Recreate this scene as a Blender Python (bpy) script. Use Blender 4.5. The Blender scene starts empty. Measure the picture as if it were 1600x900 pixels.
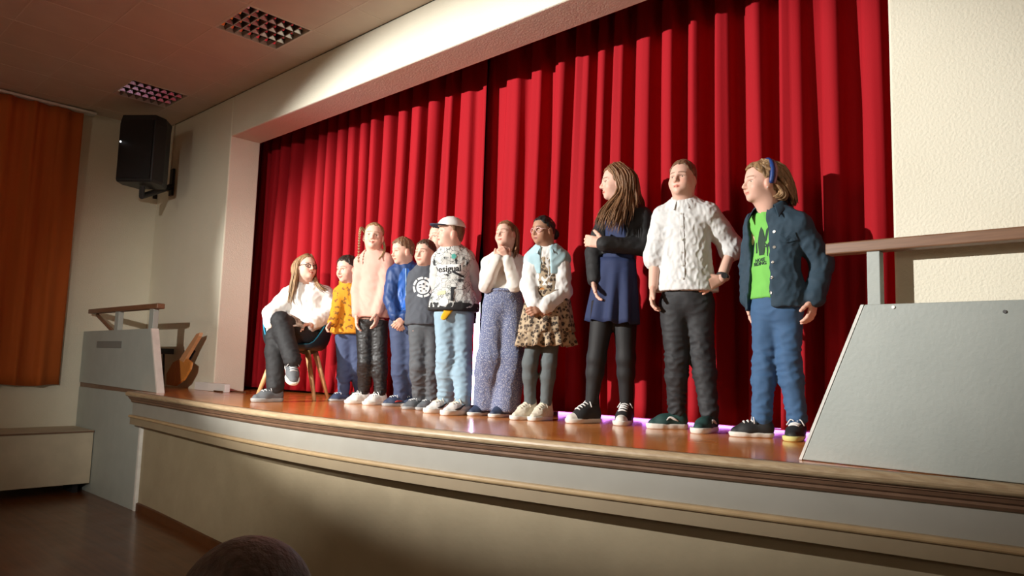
import bpy, bmesh, math, random
import numpy as np
from mathutils import Vector, Matrix
from mathutils.bvhtree import BVHTree

# ------------------------------------------------------------------ camera
FPX = 1146.807
YAW, PITCH, ROLL = (math.radians(a) for a in (43.2138, 5.96157, 1.67658))
CAMZ = 1.45
STAGE = 1.10
def _cam_axes():
    cy, sy, cp, sp = math.cos(YAW), math.sin(YAW), math.cos(PITCH), math.sin(PITCH)
    f = np.array([-sy*cp, cy*cp, sp]); r = np.array([cy, sy, 0.0]); u = np.cross(r, f)
    cr, sr = math.cos(ROLL), math.sin(ROLL)
    return cr*r + sr*u, -sr*r + cr*u, f
CR, CU, CF = _cam_axes()
CAM = np.array([0.0, 0.0, CAMZ])
scene = bpy.context.scene
col = scene.collection
cd = bpy.data.cameras.new('camera'); cam = bpy.data.objects.new('camera', cd); col.objects.link(cam)
cd.sensor_width = 36.0; cd.lens = FPX/1600*36; cd.clip_start = 0.05; cd.clip_end = 60
m = Matrix.Identity(4)
for i in range(3):
    m[i][0], m[i][1], m[i][2], m[i][3] = CR[i], CU[i], -CF[i], CAM[i]
cam.matrix_world = m
scene.camera = cam

# ------------------------------------------------------------------ world, lights, exposure
w = bpy.data.worlds.new('world'); scene.world = w; w.use_nodes = True
w.node_tree.nodes['Background'].inputs[0].default_value = (0.9, 0.8, 0.7, 1)
w.node_tree.nodes['Background'].inputs[1].default_value = 0.01
scene.view_settings.view_transform = 'Standard'
scene.view_settings.look = 'None'
scene.view_settings.gamma = 1.0
scene.view_settings.use_curve_mapping = False
scene.view_settings.exposure = 0.18

def spot(name, loc, aim, power, angle, blend, rad, color=(1, 1, 1), sc=(1, 1, 1)):
    l = bpy.data.lights.new(name, 'SPOT'); l.energy = power; l.spot_size = math.radians(angle); l.spot_blend = blend
    l.shadow_soft_size = rad; l.color = color
    o = bpy.data.objects.new(name, l); col.objects.link(o); o.location = loc
    o.rotation_euler = (Vector(aim)-Vector(loc)).to_track_quat('-Z', 'Y').to_euler(); o.scale = sc
    return o
KEY = (-5.7, -2.6, 3.5)
spot('stage_spotlight', KEY, (-3.9, 3.8, 2.22), 3100, 37, 0.5, 0.05, (1.0, 0.975, 0.93), (1.9, 1, 1))
spot('stage_spotlight', (1.4, -3.4, 3.2), (-6.7, 3.5, 1.6), 2000, 28, 0.95, 0.06, (1.0, 0.95, 0.86))
hl = bpy.data.lights.new('added_hall_fill', 'POINT'); hl.energy = 120; hl.shadow_soft_size = .35; hl.color = (1.0, .86, .70)  # unseen fill light, added to lift the ambient in the hall
ho = bpy.data.objects.new('added_hall_fill', hl); col.objects.link(ho); ho.location = (-2.6, -6.4, 3.4)

# ------------------------------------------------------------------ picture-to-place helpers
def ray(x, y): return (x-800)/FPX*CR - (y-450)/FPX*CU + CF
def aty(x, y, Y): d = ray(x, y); return CAM + d*(Y/d[1])
def atx(x, y, X): d = ray(x, y); return CAM + d*(X/d[0])
def atz(x, y, Z): d = ray(x, y); return CAM + d*((Z-CAMZ)/d[2])
def nrm(v): v = np.asarray(v, float); return v/(np.linalg.norm(v)+1e-12)

# ------------------------------------------------------------------ materials
MATS = {}
def mat(name, color=(.8, .8, .8), rough=.6, metal=0.0, spec=.5, noise=None, bump=None, vcol=False, sheen=0, coat=0, emit=None, wrinkle=None):
    """noise=(scale, amount[, second colour, stretch]) mottles the colour; bump=(scale, strength); wrinkle=(scale, strength)"""
    if name in MATS: return MATS[name]
    M = bpy.data.materials.new(name); M.use_nodes = True; nt = M.node_tree; N = nt.nodes; L = nt.links
    b = N['Principled BSDF']; b.inputs['Roughness'].default_value = rough; b.inputs['Metallic'].default_value = metal
    b.inputs['Specular IOR Level'].default_value = spec
    c = (*color, 1); b.inputs['Base Color'].default_value = c
    if sheen: b.inputs['Sheen Weight'].default_value = sheen; b.inputs['Sheen Roughness'].default_value = .35; b.inputs['Sheen Tint'].default_value = c
    if coat: b.inputs['Coat Weight'].default_value = coat; b.inputs['Coat Roughness'].default_value = .12
    if emit: b.inputs['Emission Color'].default_value = (*emit[:3], 1); b.inputs['Emission Strength'].default_value = emit[3]
    tc = N.new('ShaderNodeTexCoord')
    src = None
    if vcol:
        a = N.new('ShaderNodeAttribute'); a.attribute_name = 'Col'; src = a.outputs['Color']
    if noise:
        n = N.new('ShaderNodeTexNoise'); n.inputs['Scale'].default_value = noise[0]; n.inputs['Detail'].default_value = 5
        if len(noise) > 3:
            mp = N.new('ShaderNodeMapping'); mp.inputs['Scale'].default_value = noise[3]; L.new(tc.outputs['Object'], mp.inputs[0]); L.new(mp.outputs[0], n.inputs['Vector'])
        else: L.new(tc.outputs['Object'], n.inputs['Vector'])
        mx = N.new('ShaderNodeMix'); mx.data_type = 'RGBA'
        rmp = N.new('ShaderNodeMapRange'); rmp.inputs[1].default_value = .35; rmp.inputs[2].default_value = .65; rmp.inputs[4].default_value = noise[1]
        L.new(n.outputs['Fac'], rmp.inputs[0]); L.new(rmp.outputs[0], mx.inputs[0])
        if src: L.new(src, mx.inputs[6])
        else: mx.inputs[6].default_value = c
        mx.inputs[7].default_value = (*(noise[2] if len(noise) > 2 and noise[2] else tuple(x*.55 for x in color)), 1)
        src = mx.outputs[2]
    if src: L.new(src, b.inputs['Base Color'])
    nin = None
    for spec_, det in ((wrinkle, 2), (bump, 6)):
        if spec_:
            n = N.new('ShaderNodeTexNoise'); n.inputs['Scale'].default_value = spec_[0]; n.inputs['Detail'].default_value = det
            if det == 2: n.noise_type = 'RIDGED_MULTIFRACTAL'; n.inputs['Distortion'].default_value = .6
            L.new(tc.outputs['Object'], n.inputs['Vector'])
            bp = N.new('ShaderNodeBump'); bp.inputs['Strength'].default_value = spec_[1]; bp.inputs['Distance'].default_value = .02 if det == 2 else .01
            L.new(n.outputs['Fac'], bp.inputs['Height'])
            if nin: L.new(nin, bp.inputs['Normal'])
            nin = bp.outputs[0]
    if nin: L.new(nin, b.inputs['Normal'])
    MATS[name] = M
    return M
def nodes_of(M): return M.node_tree.nodes, M.node_tree.links, M.node_tree.nodes['Principled BSDF']
def s2l(r, g, b):
    f = lambda c: (c/255/12.92 if c/255 <= .04045 else ((c/255+.055)/1.055)**2.4)
    return (f(r), f(g), f(b))

# ------------------------------------------------------------------ object helpers
def tag(o, label=None, cat=None, group=None, kind=None):
    if label: o['label'] = label
    if cat: o['category'] = cat
    if group: o['group'] = group
    if kind: o['kind'] = kind
    return o
def empty(name, loc):
    o = bpy.data.objects.new(name, None); col.objects.link(o); o.location = loc; o.empty_display_size = .1
    return o
def mesh_np(name, V, F, material, parent=None, smooth=True, vcol=None, mats=None, midx=None):
    """V world coordinates (n,3); F quads (n,4) array or list of polygons; the object sits at its parent's origin"""
    me = bpy.data.meshes.new(name)
    V = np.asarray(V, np.float64)
    off = np.zeros(3)
    p = parent
    while p is not None: off = off + np.array(p.location); p = p.parent
    V = V - off
    if isinstance(F, np.ndarray) and F.ndim == 2:
        n, k = F.shape
        me.vertices.add(len(V)); me.vertices.foreach_set('co', V.ravel().astype(np.float32))
        me.loops.add(n*k); me.loops.foreach_set('vertex_index', F.ravel().astype(np.int32))
        me.polygons.add(n); me.polygons.foreach_set('loop_start', np.arange(0, n*k, k, dtype=np.int32))
        me.polygons.foreach_set('loop_total', np.full(n, k, np.int32))
        me.update(calc_edges=True); me.validate()
    else:
        me.from_pydata([tuple(v) for v in V], [], [tuple(int(i) for i in f) for f in F])
    if smooth: me.polygons.foreach_set('use_smooth', np.ones(len(me.polygons), bool))
    for mm in (mats or [material]): me.materials.append(mm)
    if midx is not None: me.polygons.foreach_set('material_index', np.asarray(midx, np.int32))
    if vcol is not None:
        a = me.color_attributes.new('Col', 'FLOAT_COLOR', 'POINT')
        a.data.foreach_set('color', np.concatenate([vcol, np.ones((len(vcol), 1))], 1).ravel().astype(np.float32))
    me.update()
    o = bpy.data.objects.new(name, me); col.objects.link(o)
    if parent is not None: o.parent = parent
    return o
class MB:
    """collects polygons for ONE mesh object"""
    def __init__(s): s.V = []; s.F = []
    def add(s, V, F):
        n = sum(len(v) for v in s.V); s.V.append(np.asarray(V, float)); s.F += [tuple(i+n for i in f) for f in F]; return s
    def hexa(s, P): return s.add(P, [(0, 3, 2, 1), (4, 5, 6, 7), (0, 1, 5, 4), (1, 2, 6, 5), (2, 3, 7, 6), (3, 0, 4, 7)])
    def box(s, lo, hi):
        (a, b, c), (d, e, f) = lo, hi
        return s.hexa([(a, b, c), (d, b, c), (d, e, c), (a, e, c), (a, b, f), (d, b, f), (d, e, f), (a, e, f)])
    def prism(s, poly, lo, hi, axis=1):
        """poly: 2-D outline in the two other axes, extruded along axis"""
        n = len(poly); V = []
        for t in (lo, hi):
            for q in poly:
                v = list(q); v.insert(axis, t); V.append(v)
        return s.add(V, [tuple(range(n)), tuple(range(2*n-1, n-1, -1))] + [(i, n+i, n+(i+1) % n, (i+1) % n) for i in range(n)])
    def tube(s, pts, rad, sides=8, flat=None):
        V, F = tube_np(pts, rad, sides, flat); return s.add(V, F)
    def obj(s, name, material, parent=None, smooth=False, bevel=0):
        o = mesh_np(name, np.concatenate(s.V), s.F, material, parent, smooth)
        bm = bmesh.new(); bm.from_mesh(o.data); bmesh.ops.recalc_face_normals(bm, faces=bm.faces); bm.to_mesh(o.data); bm.free()
        if bevel:
            b = o.modifiers.new('bevel', 'BEVEL'); b.width = bevel; b.segments = 2; b.limit_method = 'ANGLE'; b.angle_limit = .7
        return o
def tube_np(pts, rad, sides=8, flat=None):
    """swept tube with caps; rad scalar or per point; flat=(axis vector, factor)"""
    P = np.asarray(pts, float); n = len(P); rad = np.broadcast_to(np.asarray(rad, float), (n,))
    T = np.gradient(P, axis=0); T /= np.linalg.norm(T, axis=1)[:, None]+1e-12
    ref = np.array([0, 0, 1.0]) if abs(T[0][2]) < .9 else np.array([1.0, 0, 0])
    u = nrm(np.cross(ref, T[0])); V = []
    for i in range(n):
        u = nrm(u - T[i]*(u@T[i])); v = np.cross(T[i], u)
        for k in range(sides):
            a = 2*math.pi*k/sides; q = rad[i]*(math.cos(a)*u + math.sin(a)*v)
            if flat is not None: q = q + flat[0]*(q@flat[0])*(flat[1]-1)
            V.append(P[i]+q)
    F = [(i*sides+k, i*sides+(k+1) % sides, (i+1)*sides+(k+1) % sides, (i+1)*sides+k) for i in range(n-1) for k in range(sides)]
    F += [tuple(range(sides-1, -1, -1)), tuple(range((n-1)*sides, n*sides))]
    return np.array(V), F
def curve_pts(P, n):
    """Catmull-Rom through P, n samples"""
    P = np.asarray(P, float); Q = np.vstack([2*P[0]-P[1], P, 2*P[-1]-P[-2]]); out = []
    for t in np.linspace(0, len(P)-1-1e-9, n):
        i = int(t); u = t-i; a, b, c, d = Q[i:i+4]
        out.append(.5*((2*b)+(c-a)*u+(2*a-5*b+4*c-d)*u*u+(3*b-a-3*c+d)*u**3))
    return np.array(out)

# ------------------------------------------------------------------ implicit surfaces (for bodies, clothes, shoes)
class SDF:
    def __init__(s, lo, hi, h):
        s.h = h; s.lo = np.asarray(lo, float); s.n = np.ceil((np.asarray(hi, float)-s.lo)/h).astype(int)+1
        s.D = np.full(s.n, .08, np.float32)
    def grid(s, lo=None, hi=None):
        if lo is None: i0 = np.zeros(3, int); i1 = s.n
        else:
            i0 = np.clip(np.floor((lo-s.lo)/s.h).astype(int), 0, s.n); i1 = np.clip(np.ceil((hi-s.lo)/s.h).astype(int)+1, 0, s.n)
        ax = [(s.lo[k]+s.h*np.arange(i0[k], i1[k])).astype(np.float32) for k in range(3)]
        return tuple(slice(a, b) for a, b in zip(i0, i1)), (ax[0][:, None, None], ax[1][None, :, None], ax[2][None, None, :])
    def put(s, sl, d, k):
        a = s.D[sl]
        if k > 0:
            hh = np.maximum(k-np.abs(a-d), 0)/k; s.D[sl] = np.minimum(a, d)-hh*hh*k*.25
        else: s.D[sl] = np.minimum(a, d)
    def cone(s, a, b, ra, rb, k=.02, flat=None, cut=False):
        a = np.asarray(a, float); b = np.asarray(b, float); M = max(ra, rb)+k+3*s.h+.01
        sl, (X, Y, Z) = s.grid(np.minimum(a, b)-M, np.maximum(a, b)+M)
        if min(x.stop-x.start for x in sl) <= 0: return s
        ba = b-a; L2 = ba@ba+1e-12
        px, py, pz = X-a[0], Y-a[1], Z-a[2]
        t = np.clip((px*ba[0]+py*ba[1]+pz*ba[2])/L2, 0, 1)
        qx, qy, qz = px-t*ba[0], py-t*ba[1], pz-t*ba[2]
        sc = 1.0
        if flat is not None:
            n, f = flat; c = (qx*n[0]+qy*n[1]+qz*n[2])*(1/f-1); qx, qy, qz = qx+n[0]*c, qy+n[1]*c, qz+n[2]*c; sc = (1+f)/2
        d = (np.sqrt(qx*qx+qy*qy+qz*qz)-(ra+(rb-ra)*t))*sc
        if cut: s.D[sl] = np.maximum(s.D[sl], -d)
        else: s.put(sl, d.astype(np.float32), k)
        return s
    def ell(s, c, r, R=None, k=.02, cut=False):
        c = np.asarray(c, float); r = np.asarray(r, float); M = r.max()+k+3*s.h+.01
        sl, (X, Y, Z) = s.grid(c-M, c+M)
        if min(x.stop-x.start for x in sl) <= 0: return s
        p = (X-c[0], Y-c[1], Z-c[2]); R = np.eye(3) if R is None else R   # R columns = ellipsoid axes
        q = [p[0]*R[0, j]+p[1]*R[1, j]+p[2]*R[2, j] for j in range(3)]
        k0 = np.sqrt(sum((q[j]/r[j])**2 for j in range(3))); k1 = np.sqrt(sum((q[j]/r[j]**2)**2 for j in range(3)))+1e-9
        d = (k0*(k0-1)/k1).astype(np.float32)
        if cut:
            a = s.D[sl]; d = -d; hh = np.maximum(k-np.abs(a-d), 0)/max(k, 1e-6); s.D[sl] = np.maximum(a, d)+hh*hh*k*.25
        else: s.put(sl, d, k)
        return s
    def clip(s, fn):
        """keep where fn(X,Y,Z) < 0"""
        sl, g = s.grid(); s.D = np.maximum(s.D, fn(*g).astype(np.float32)); return s
    def above(s, z): return s.clip(lambda X, Y, Z: z-Z+0*X+0*Y)
    def below(s, z): return s.clip(lambda X, Y, Z: Z-z+0*X+0*Y)
    def mesh(s):
        D = s.D; D[0] = D[-1] = .05; D[:, 0] = D[:, -1] = .05; D[:, :, 0] = D[:, :, -1] = .05
        ins = D < 0; n = np.array(D.shape)-1
        cnt = np.zeros(n, np.int8)
        for dx in (0, 1):
            for dy in (0, 1):
                for dz in (0, 1): cnt += ins[dx:dx+n[0], dy:dy+n[1], dz:dz+n[2]]
        act = (cnt > 0) & (cnt < 8); idx = np.full(n, -1, np.int64); I = np.argwhere(act); idx[act] = np.arange(len(I))
        S = np.zeros((len(I), 3)); W = np.zeros(len(I))
        C = {(a, b, c): D[I[:, 0]+a, I[:, 1]+b, I[:, 2]+c] for a in (0, 1) for b in (0, 1) for c in (0, 1)}
        for ax in range(3):
            o = [k for k in range(3) if k != ax]
            for a in (0, 1):
                for b in (0, 1):
                    p = [0, 0, 0]; p[o[0]] = a; p[o[1]] = b; q = list(p); q[ax] = 1
                    d0, d1 = C[tuple(p)], C[tuple(q)]; x = (d0 < 0) != (d1 < 0)
                    t = np.where(x, d0/np.where(x, d0-d1, 1), 0)
                    P = np.tile(np.array(p, float), (len(I), 1)); P[:, ax] = t
                    S[x] += P[x]; W[x] += 1
        V = s.lo + (I + S/W[:, None])*s.h
        Q = []
        for ax in range(3):
            o = [k for k in range(3) if k != ax]
            A = np.moveaxis(ins, ax, 0); x = A[:-1] != A[1:]; J = np.argwhere(x)
            g = np.empty_like(J); g[:, ax] = J[:, 0]; g[:, o[0]] = J[:, 1]; g[:, o[1]] = J[:, 2]
            ok = (g[:, o[0]] > 0) & (g[:, o[1]] > 0) & (g[:, o[0]] < n[o[0]]) & (g[:, o[1]] < n[o[1]]); g = g[ok]
            flip = ins[g[:, 0], g[:, 1], g[:, 2]] ^ (ax == 1)
            c = []
            for a, b in ((1, 1), (0, 1), (0, 0), (1, 0)):
                h = g.copy(); h[:, o[0]] -= a; h[:, o[1]] -= b; c.append(idx[h[:, 0], h[:, 1], h[:, 2]])
            q = np.stack(c, 1); q[~flip] = q[~flip][:, ::-1]; Q.append(q)
        F = np.concatenate(Q)
        return V, F
def vnormals(V, F):
    n = np.cross(V[F[:, 2]]-V[F[:, 0]], V[F[:, 3]]-V[F[:, 1]]); N = np.zeros_like(V)
    for k in range(4): np.add.at(N, F[:, k], n)
    return N/(np.linalg.norm(N, axis=1)[:, None]+1e-12)
def relax(V, F, it=1, lam=.5):
    for _ in range(it):
        S = np.zeros_like(V); W = np.zeros(len(V))
        for k in range(4):
            a, b = F[:, k], F[:, (k+1) % 4]; np.add.at(S, a, V[b]); np.add.at(S, b, V[a]); np.add.at(W, a, 1); np.add.at(W, b, 1)
        V = V + lam*(S/np.maximum(W, 1)[:, None]-V)
    return V
def fnoise(P, f, seed, st=(1, 1, 1)):
    r = np.random.RandomState(seed); P = P*np.array(st); out = np.zeros(len(P))
    for i in range(5):
        k = nrm(r.normal(size=3))*f*(.7+.25*i); q = nrm(r.normal(size=3))*f*.6
        out += np.sin(P@k+r.rand()*6.28+1.3*np.sin(P@q+r.rand()*6.28))/(1+.3*i)
    return out/3
def joinm(parts):
    Vs, Fs, n = [], [], 0
    for V, F in parts: Vs.append(V); Fs.append(F+n); n += len(V)
    return np.concatenate(Vs), np.concatenate(Fs)
# ------------------------------------------------------------------ the hall and the stage
XL, YW, CEIL, HEAD = -9.13, 3.40, 4.165, 3.735      # left wall, stage wall, ceiling, underside of the header
JX, JB = -7.28, 3.73                                # left jamb, back of the jamb
RX = -0.945                                         # right edge of the opening
XR, YB = 3.2, -8.0                                  # right and rear walls of the hall, out of view
m_wall = mat('cream_plaster', s2l(226, 221, 202), .85, noise=(3, .25, s2l(216, 209, 187)), bump=(85, .35))
m_ceil = mat('ceiling_board', s2l(205, 190, 172), .9, noise=(5, .3, s2l(190, 176, 160)), bump=(200, .12))
m_bar = mat('ceiling_bar', s2l(212, 198, 181), .7)
m_grey = mat('grey_paint', s2l(166, 172, 166), .55, noise=(6, .35, s2l(150, 157, 152)), bump=(60, .12))
m_grey_edge = mat('pale_edge_paint', s2l(222, 219, 212), .6, noise=(12, .3))
m_fascia = mat('grey_fascia_paint', s2l(152, 149, 140), .5, noise=(7, .3, s2l(138, 134, 123)))
m_front = mat('beige_front_panel', s2l(160, 146, 119), .7, noise=(4, .45, s2l(140, 127, 101)), bump=(30, .15))
m_wood_rail = mat('brown_rail_wood', s2l(128, 92, 66), .45, noise=(8, .5, s2l(96, 64, 44), (1, 12, 12)))
m_nosing = mat('stage_nosing_wood', s2l(182, 160, 128), .4, noise=(9, .5, s2l(136, 108, 78), (1, 10, 10)))
m_mould = mat('umber_moulding', s2l(120, 92, 72), .45, noise=(9, .5, s2l(92, 66, 50)))
m_gold = mat('ochre_moulding', s2l(182, 156, 118), .4, noise=(9, .4, s2l(150, 124, 88)))
m_band = mat('taupe_band_paint', s2l(150, 134, 108), .5, noise=(7, .3, s2l(134, 118, 94)))
m_skirt = mat('baseboard_brown', s2l(96, 56, 26), .5, noise=(10, .5))
m_black = mat('backstage_black', (.01, .008, .01), .9)

def wood_floor(name, c1, c2, rough, coat):
    M = mat(name, c1, rough, coat=coat); N, L, b = nodes_of(M)
    tc = N.new('ShaderNodeTexCoord'); mp = N.new('ShaderNodeMapping'); mp.inputs['Scale'].default_value = (.9, 14, 1); L.new(tc.outputs['Object'], mp.inputs[0])
    n = N.new('ShaderNodeTexNoise'); n.inputs['Scale'].default_value = 1.6; n.inputs['Detail'].default_value = 8; L.new(mp.outputs[0], n.inputs[0])
    r = N.new('ShaderNodeValToRGB'); r.color_ramp.elements[0].position = .3; r.color_ramp.elements[1].position = .72
    r.color_ramp.elements[0].color = (*c2, 1); r.color_ramp.elements[1].color = (*c1, 1)
    L.new(n.outputs['Fac'], r.inputs[0]); L.new(r.outputs[0], b.inputs['Base Color'])
    n2 = N.new('ShaderNodeTexNoise'); n2.inputs['Scale'].default_value = 3; L.new(tc.outputs['Object'], n2.inputs[0])
    mr = N.new('ShaderNodeMapRange'); mr.inputs[3].default_value = rough-.06; mr.inputs[4].default_value = rough+.1
    L.new(n2.outputs['Fac'], mr.inputs[0]); L.new(mr.outputs[0], b.inputs['Roughness'])
    bp = N.new('ShaderNodeBump'); bp.inputs['Strength'].default_value = .05; bp.inputs['Distance'].default_value = .01; L.new(n.outputs['Fac'], bp.inputs['Height']); L.new(bp.outputs[0], b.inputs['Normal'])
    return M
m_stage = wood_floor('varnished_stage_wood', s2l(234, 150, 72), s2l(200, 114, 48), .22, .5)
m_hall = wood_floor('hall_floor_wood', s2l(122, 74, 38), s2l(88, 48, 22), .3, .25)

def struct(o): o['kind'] = 'structure'; return o
struct(MB().box((XL-.2, YB-.2, -.2), (XR+.2, 3.2, 0)).obj('floor', m_hall))
struct(MB().box((XL-.2, YB, 0), (XL, 6.4, CEIL+.3)).obj('wall_left', m_wall))
struct(MB().box((XR, YB, 0), (XR+.2, 6.4, CEIL+.3)).obj('wall_right', m_wall))
struct(MB().box((XL-.2, YB-.2, 0), (XR+.2, YB, CEIL+.3)).obj('wall_rear', m_wall))
# the wall around the stage opening: left pier, right pier, header
wb = MB()
wb.box((XL, YW, 0), (JX, JB, CEIL)).box((RX, YW, 0), (XR, JB, CEIL)).box((JX, YW, HEAD), (RX, JB, CEIL))
struct(wb.obj('wall_stage', m_wall, bevel=.012))
# stage house behind the curtain
struct(MB().box((XL, 6.2, STAGE), (XR, 6.4, 5.4)).obj('wall_back', m_black))
struct(MB().box((XL, JB, 5.2), (XR, 6.2, 5.4)).obj('trim_1', m_black))
struct(MB().box((JX, JB-.005, HEAD+.15), (RX, JB, 5.2)).obj('trim_2', m_black))

# ceiling: slab, exposed bars, boards
G = .595
gx = [-4.66-G*k for k in range(-3, 8)]; gx = [x for x in gx if x > XL]
gy = [3.09-.57*k for k in range(0, 8)]
L1 = (-5.85, -5.255, 2.52, 3.09); L2 = (-8.23, -7.635, 2.52, 3.09)
ceil = struct(MB().box((XL-.2, YB-.2, CEIL+.16), (XR+.2, YW+.3, CEIL+.3)).obj('ceiling', m_ceil))
xs = sorted(gx)+[XR]; xs = [XL]+xs
ys = sorted(gy); ys = [YB]+ys+[YW]
b = .003
tiles = {}
for i in range(len(xs)-1):
    for j in range(len(ys)-1):
        x0, x1, y0, y1 = xs[i], xs[i+1], ys[j], ys[j+1]
        if any(abs(x0-l[0]) < .05 and abs(y0-l[2]) < .05 for l in (L1, L2)): continue
        w_, d_ = round(x1-x0, 3), round(y1-y0, 3)
        if (w_, d_) not in tiles:
            o = MB().box((b, b, CEIL), (w_-b, d_-b, CEIL+.02)).obj('ceiling_tile', m_ceil, ceil, bevel=.003); tiles[(w_, d_)] = o.data; o.location = (x0, y0, 0)
        else:
            o = bpy.data.objects.new('ceiling_tile', tiles[(w_, d_)]); col.objects.link(o); o.parent = ceil; o.location = (x0, y0, 0)
gb = MB()
for x in gx: gb.box((x-b*1.6, YB, CEIL-.002), (x+b*1.6, YW, CEIL+.012))
for y in gy: gb.box((XL, y-b*1.6, CEIL-.0022), (XR, y+b*1.6, CEIL+.0115))
# bars are cut where the luminaires sit by lying at their edges only
gb.obj('ceiling_grid', m_bar, ceil)

m_mirror = mat('louvre_mirror', (.82, .8, .78), .12, 1.0, bump=(40, .08))
m_blade = mat('louvre_blade_metal', (.30, .28, .26), .2, 1.0)
m_lframe = mat('luminaire_frame', s2l(205, 195, 180), .4)
def luminaire(L, label):
    x0, x1, y0, y1 = L; r = empty('ceiling_light', ((x0+x1)/2, (y0+y1)/2, CEIL)); tag(r, label, 'ceiling light', 'louvred ceiling lights')
    f = MB(); t = .012
    x0 += b; x1 -= b; y0 += b; y1 -= b
    f.box((x0, y0, CEIL-.004), (x1, y0+t, CEIL+.07)).box((x0, y1-t, CEIL-.004), (x1, y1, CEIL+.07)).box((x0, y0+t, CEIL-.004), (x0+t, y1-t, CEIL+.07)).box((x1-t, y0+t, CEIL-.004), (x1, y1-t, CEIL+.07))
    f.obj('frame', m_lframe, r)
    # reflector troughs: a wavy mirror above the louvre
    nx, ny = 4, 7; xa, xb, ya, yb = x0+t, x1-t, y0+t, y1-t
    V = []; F = []; NY = 8; us = [(k+q)/nx for k in range(nx) for q in (.02, .98)]; NX = len(us)
    for i, u in enumerate(us):
        z = CEIL+.032+.058*(i % 2)
        for j in range(NY): V.append((xa+(xb-xa)*u, ya+(yb-ya)*j/(NY-1), z))
    F = [(i*NY+j, i*NY+j+1, (i+1)*NY+j+1, (i+1)*NY+j) for i in range(NX-1) for j in range(NY-1)]
    ref = mesh_np('reflector', V, F, m_mirror, r, smooth=False); so = ref.modifiers.new('solid', 'SOLIDIFY'); so.thickness = -.004
    def blade(a, c, horiz):
        # a V-shaped mirror blade
        q = MB(); w0, w1 = .004, .017
        if horiz:   # runs along x at y=c
            q.prism([(c-w0, CEIL+.002), (c+w0, CEIL+.002), (c+w1, CEIL+.030), (c-w1, CEIL+.030)], xa, xb, 0)
        else:
            q.prism([(c-w0, CEIL+.002), (c+w0, CEIL+.002), (c+w1, CEIL+.030), (c-w1, CEIL+.030)], ya, yb, 1)
        return q
    for k in range(1, nx): blade(0, xa+(xb-xa)*k/nx, False).obj('louvre_blade', m_blade, r)
    for k in range(1, ny): blade(0, ya+(yb-ya)*k/ny, True).obj('louvre_blade', m_blade, r)
luminaire(L1, 'square mirror-louvred ceiling light above the stage header, the nearer of the two')
luminaire(L2, 'square mirror-louvred ceiling light above the loudspeaker in the corner')

# ---- stage deck, its curved front edge, mouldings
lip_px = [(200, 611.5), (300, 626), (400, 640.5), (500, 652), (650, 668.5), (800, 683), (950, 697.5), (1100, 711), (1250, 724), (1400, 739), (1600, 757)]
LIP = np.array([atz(x, y, STAGE)[:2] for x, y in lip_px])
cx = np.polyfit(LIP[:, 0], LIP[:, 1], 4)
lx = np.linspace(LIP[0, 0], LIP[-1, 0], 70); lip = np.stack([lx, np.polyval(cx, lx)], 1)
sl = (lip[-1]-lip[-3])/(lip[-1, 0]-lip[-3, 0])
lip = np.vstack([lip, [lip[-1]+sl*t for t in (.25, .5, .75)]])
tn = np.gradient(lip, axis=0); tn /= np.linalg.norm(tn, axis=1)[:, None]; nr = np.stack([tn[:, 1], -tn[:, 0]], 1)   # outward, to the hall
def sweep(prof, name, material, parent=None, s0=0, s1=None):
    """prof: closed outline of (outward offset, height below the deck)"""
    n = len(prof); V = []; P = lip[s0:s1]; Nn = nr[s0:s1]
    for p, q in zip(P, Nn):
        for o_, z_ in prof: V.append((p[0]+q[0]*o_, p[1]+q[1]*o_, STAGE+z_))
    k = len(P)
    F = [(i*n+j, i*n+(j+1) % n, (i+1)*n+(j+1) % n, (i+1)*n+j) for i in range(k-1) for j in range(n)] + [tuple(range(n)), tuple(range((k-1)*n, k*n))[::-1]]
    mb = MB(); mb.add(V, F); return mb.obj(name, material, parent)
deckV = [(p[0], p[1]) for p in lip]
deckV = [(XL, 2.80), (lip[0][0]-.02, 2.80)] + [(p[0]-q[0]*.02, p[1]-q[1]*.02) for p, q in zip(lip, nr)] + [(XR, lip[-1][1]), (XR, 6.2), (XL, 6.2)]
mb = MB(); mb.prism(deckV, STAGE-.06, STAGE, 2)
stage = struct(mb.obj('stage_floor', m_stage))
rnd = [(-.03, 0)] + [(.0+.022*math.sin(a), -.022+.022*math.cos(a)) for a in np.linspace(0, math.pi, 9)] + [(-.03, -.044)]
struct(sweep(rnd, 'trim_3', m_nosing))
struct(sweep([(-.06, -.044), (-.004, -.044), (-.004, -.052), (-.012, -.056), (-.018, -.070), (-.030, -.078), (-.030, -.088), (-.040, -.10), (-.06, -.104)], 'trim_4', m_mould))
struct(sweep([(-.09, -.10), (-.052, -.10), (-.052, -.215), (-.09, -.215)], 'trim_5', m_fascia))
struct(sweep([(-.09, -.214), (-.030, -.214)]+[(-.030+.013*math.sin(a), -.227+.013*math.cos(a)) for a in np.linspace(.2, math.pi-.2, 6)]+[(-.030, -.24), (-.09, -.24)], 'trim_6', m_gold))
struct(sweep([(-.18, -.24), (-.036, -.24), (-.036, -.300), (-.18, -.300)], 'trim_7', m_band))
struct(sweep([(-.20, -.29), (-.165, -.29), (-.165, -STAGE), (-.20, -STAGE)], 'wall_stage_front', m_front))
struct(sweep([(-.165, -STAGE+.075), (-.148, -STAGE+.068), (-.148, -STAGE), (-.165, -STAGE)], 'baseboard_front', m_skirt))
# white corner post where the front meets the stair enclosure
x0, y0 = lip[0][0], lip[0][1]
struct(MB().box((x0-.03, y0+.135, 0), (x0+.004, y0+.19, STAGE-.05)).obj('trim_8', m_grey_edge))

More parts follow.
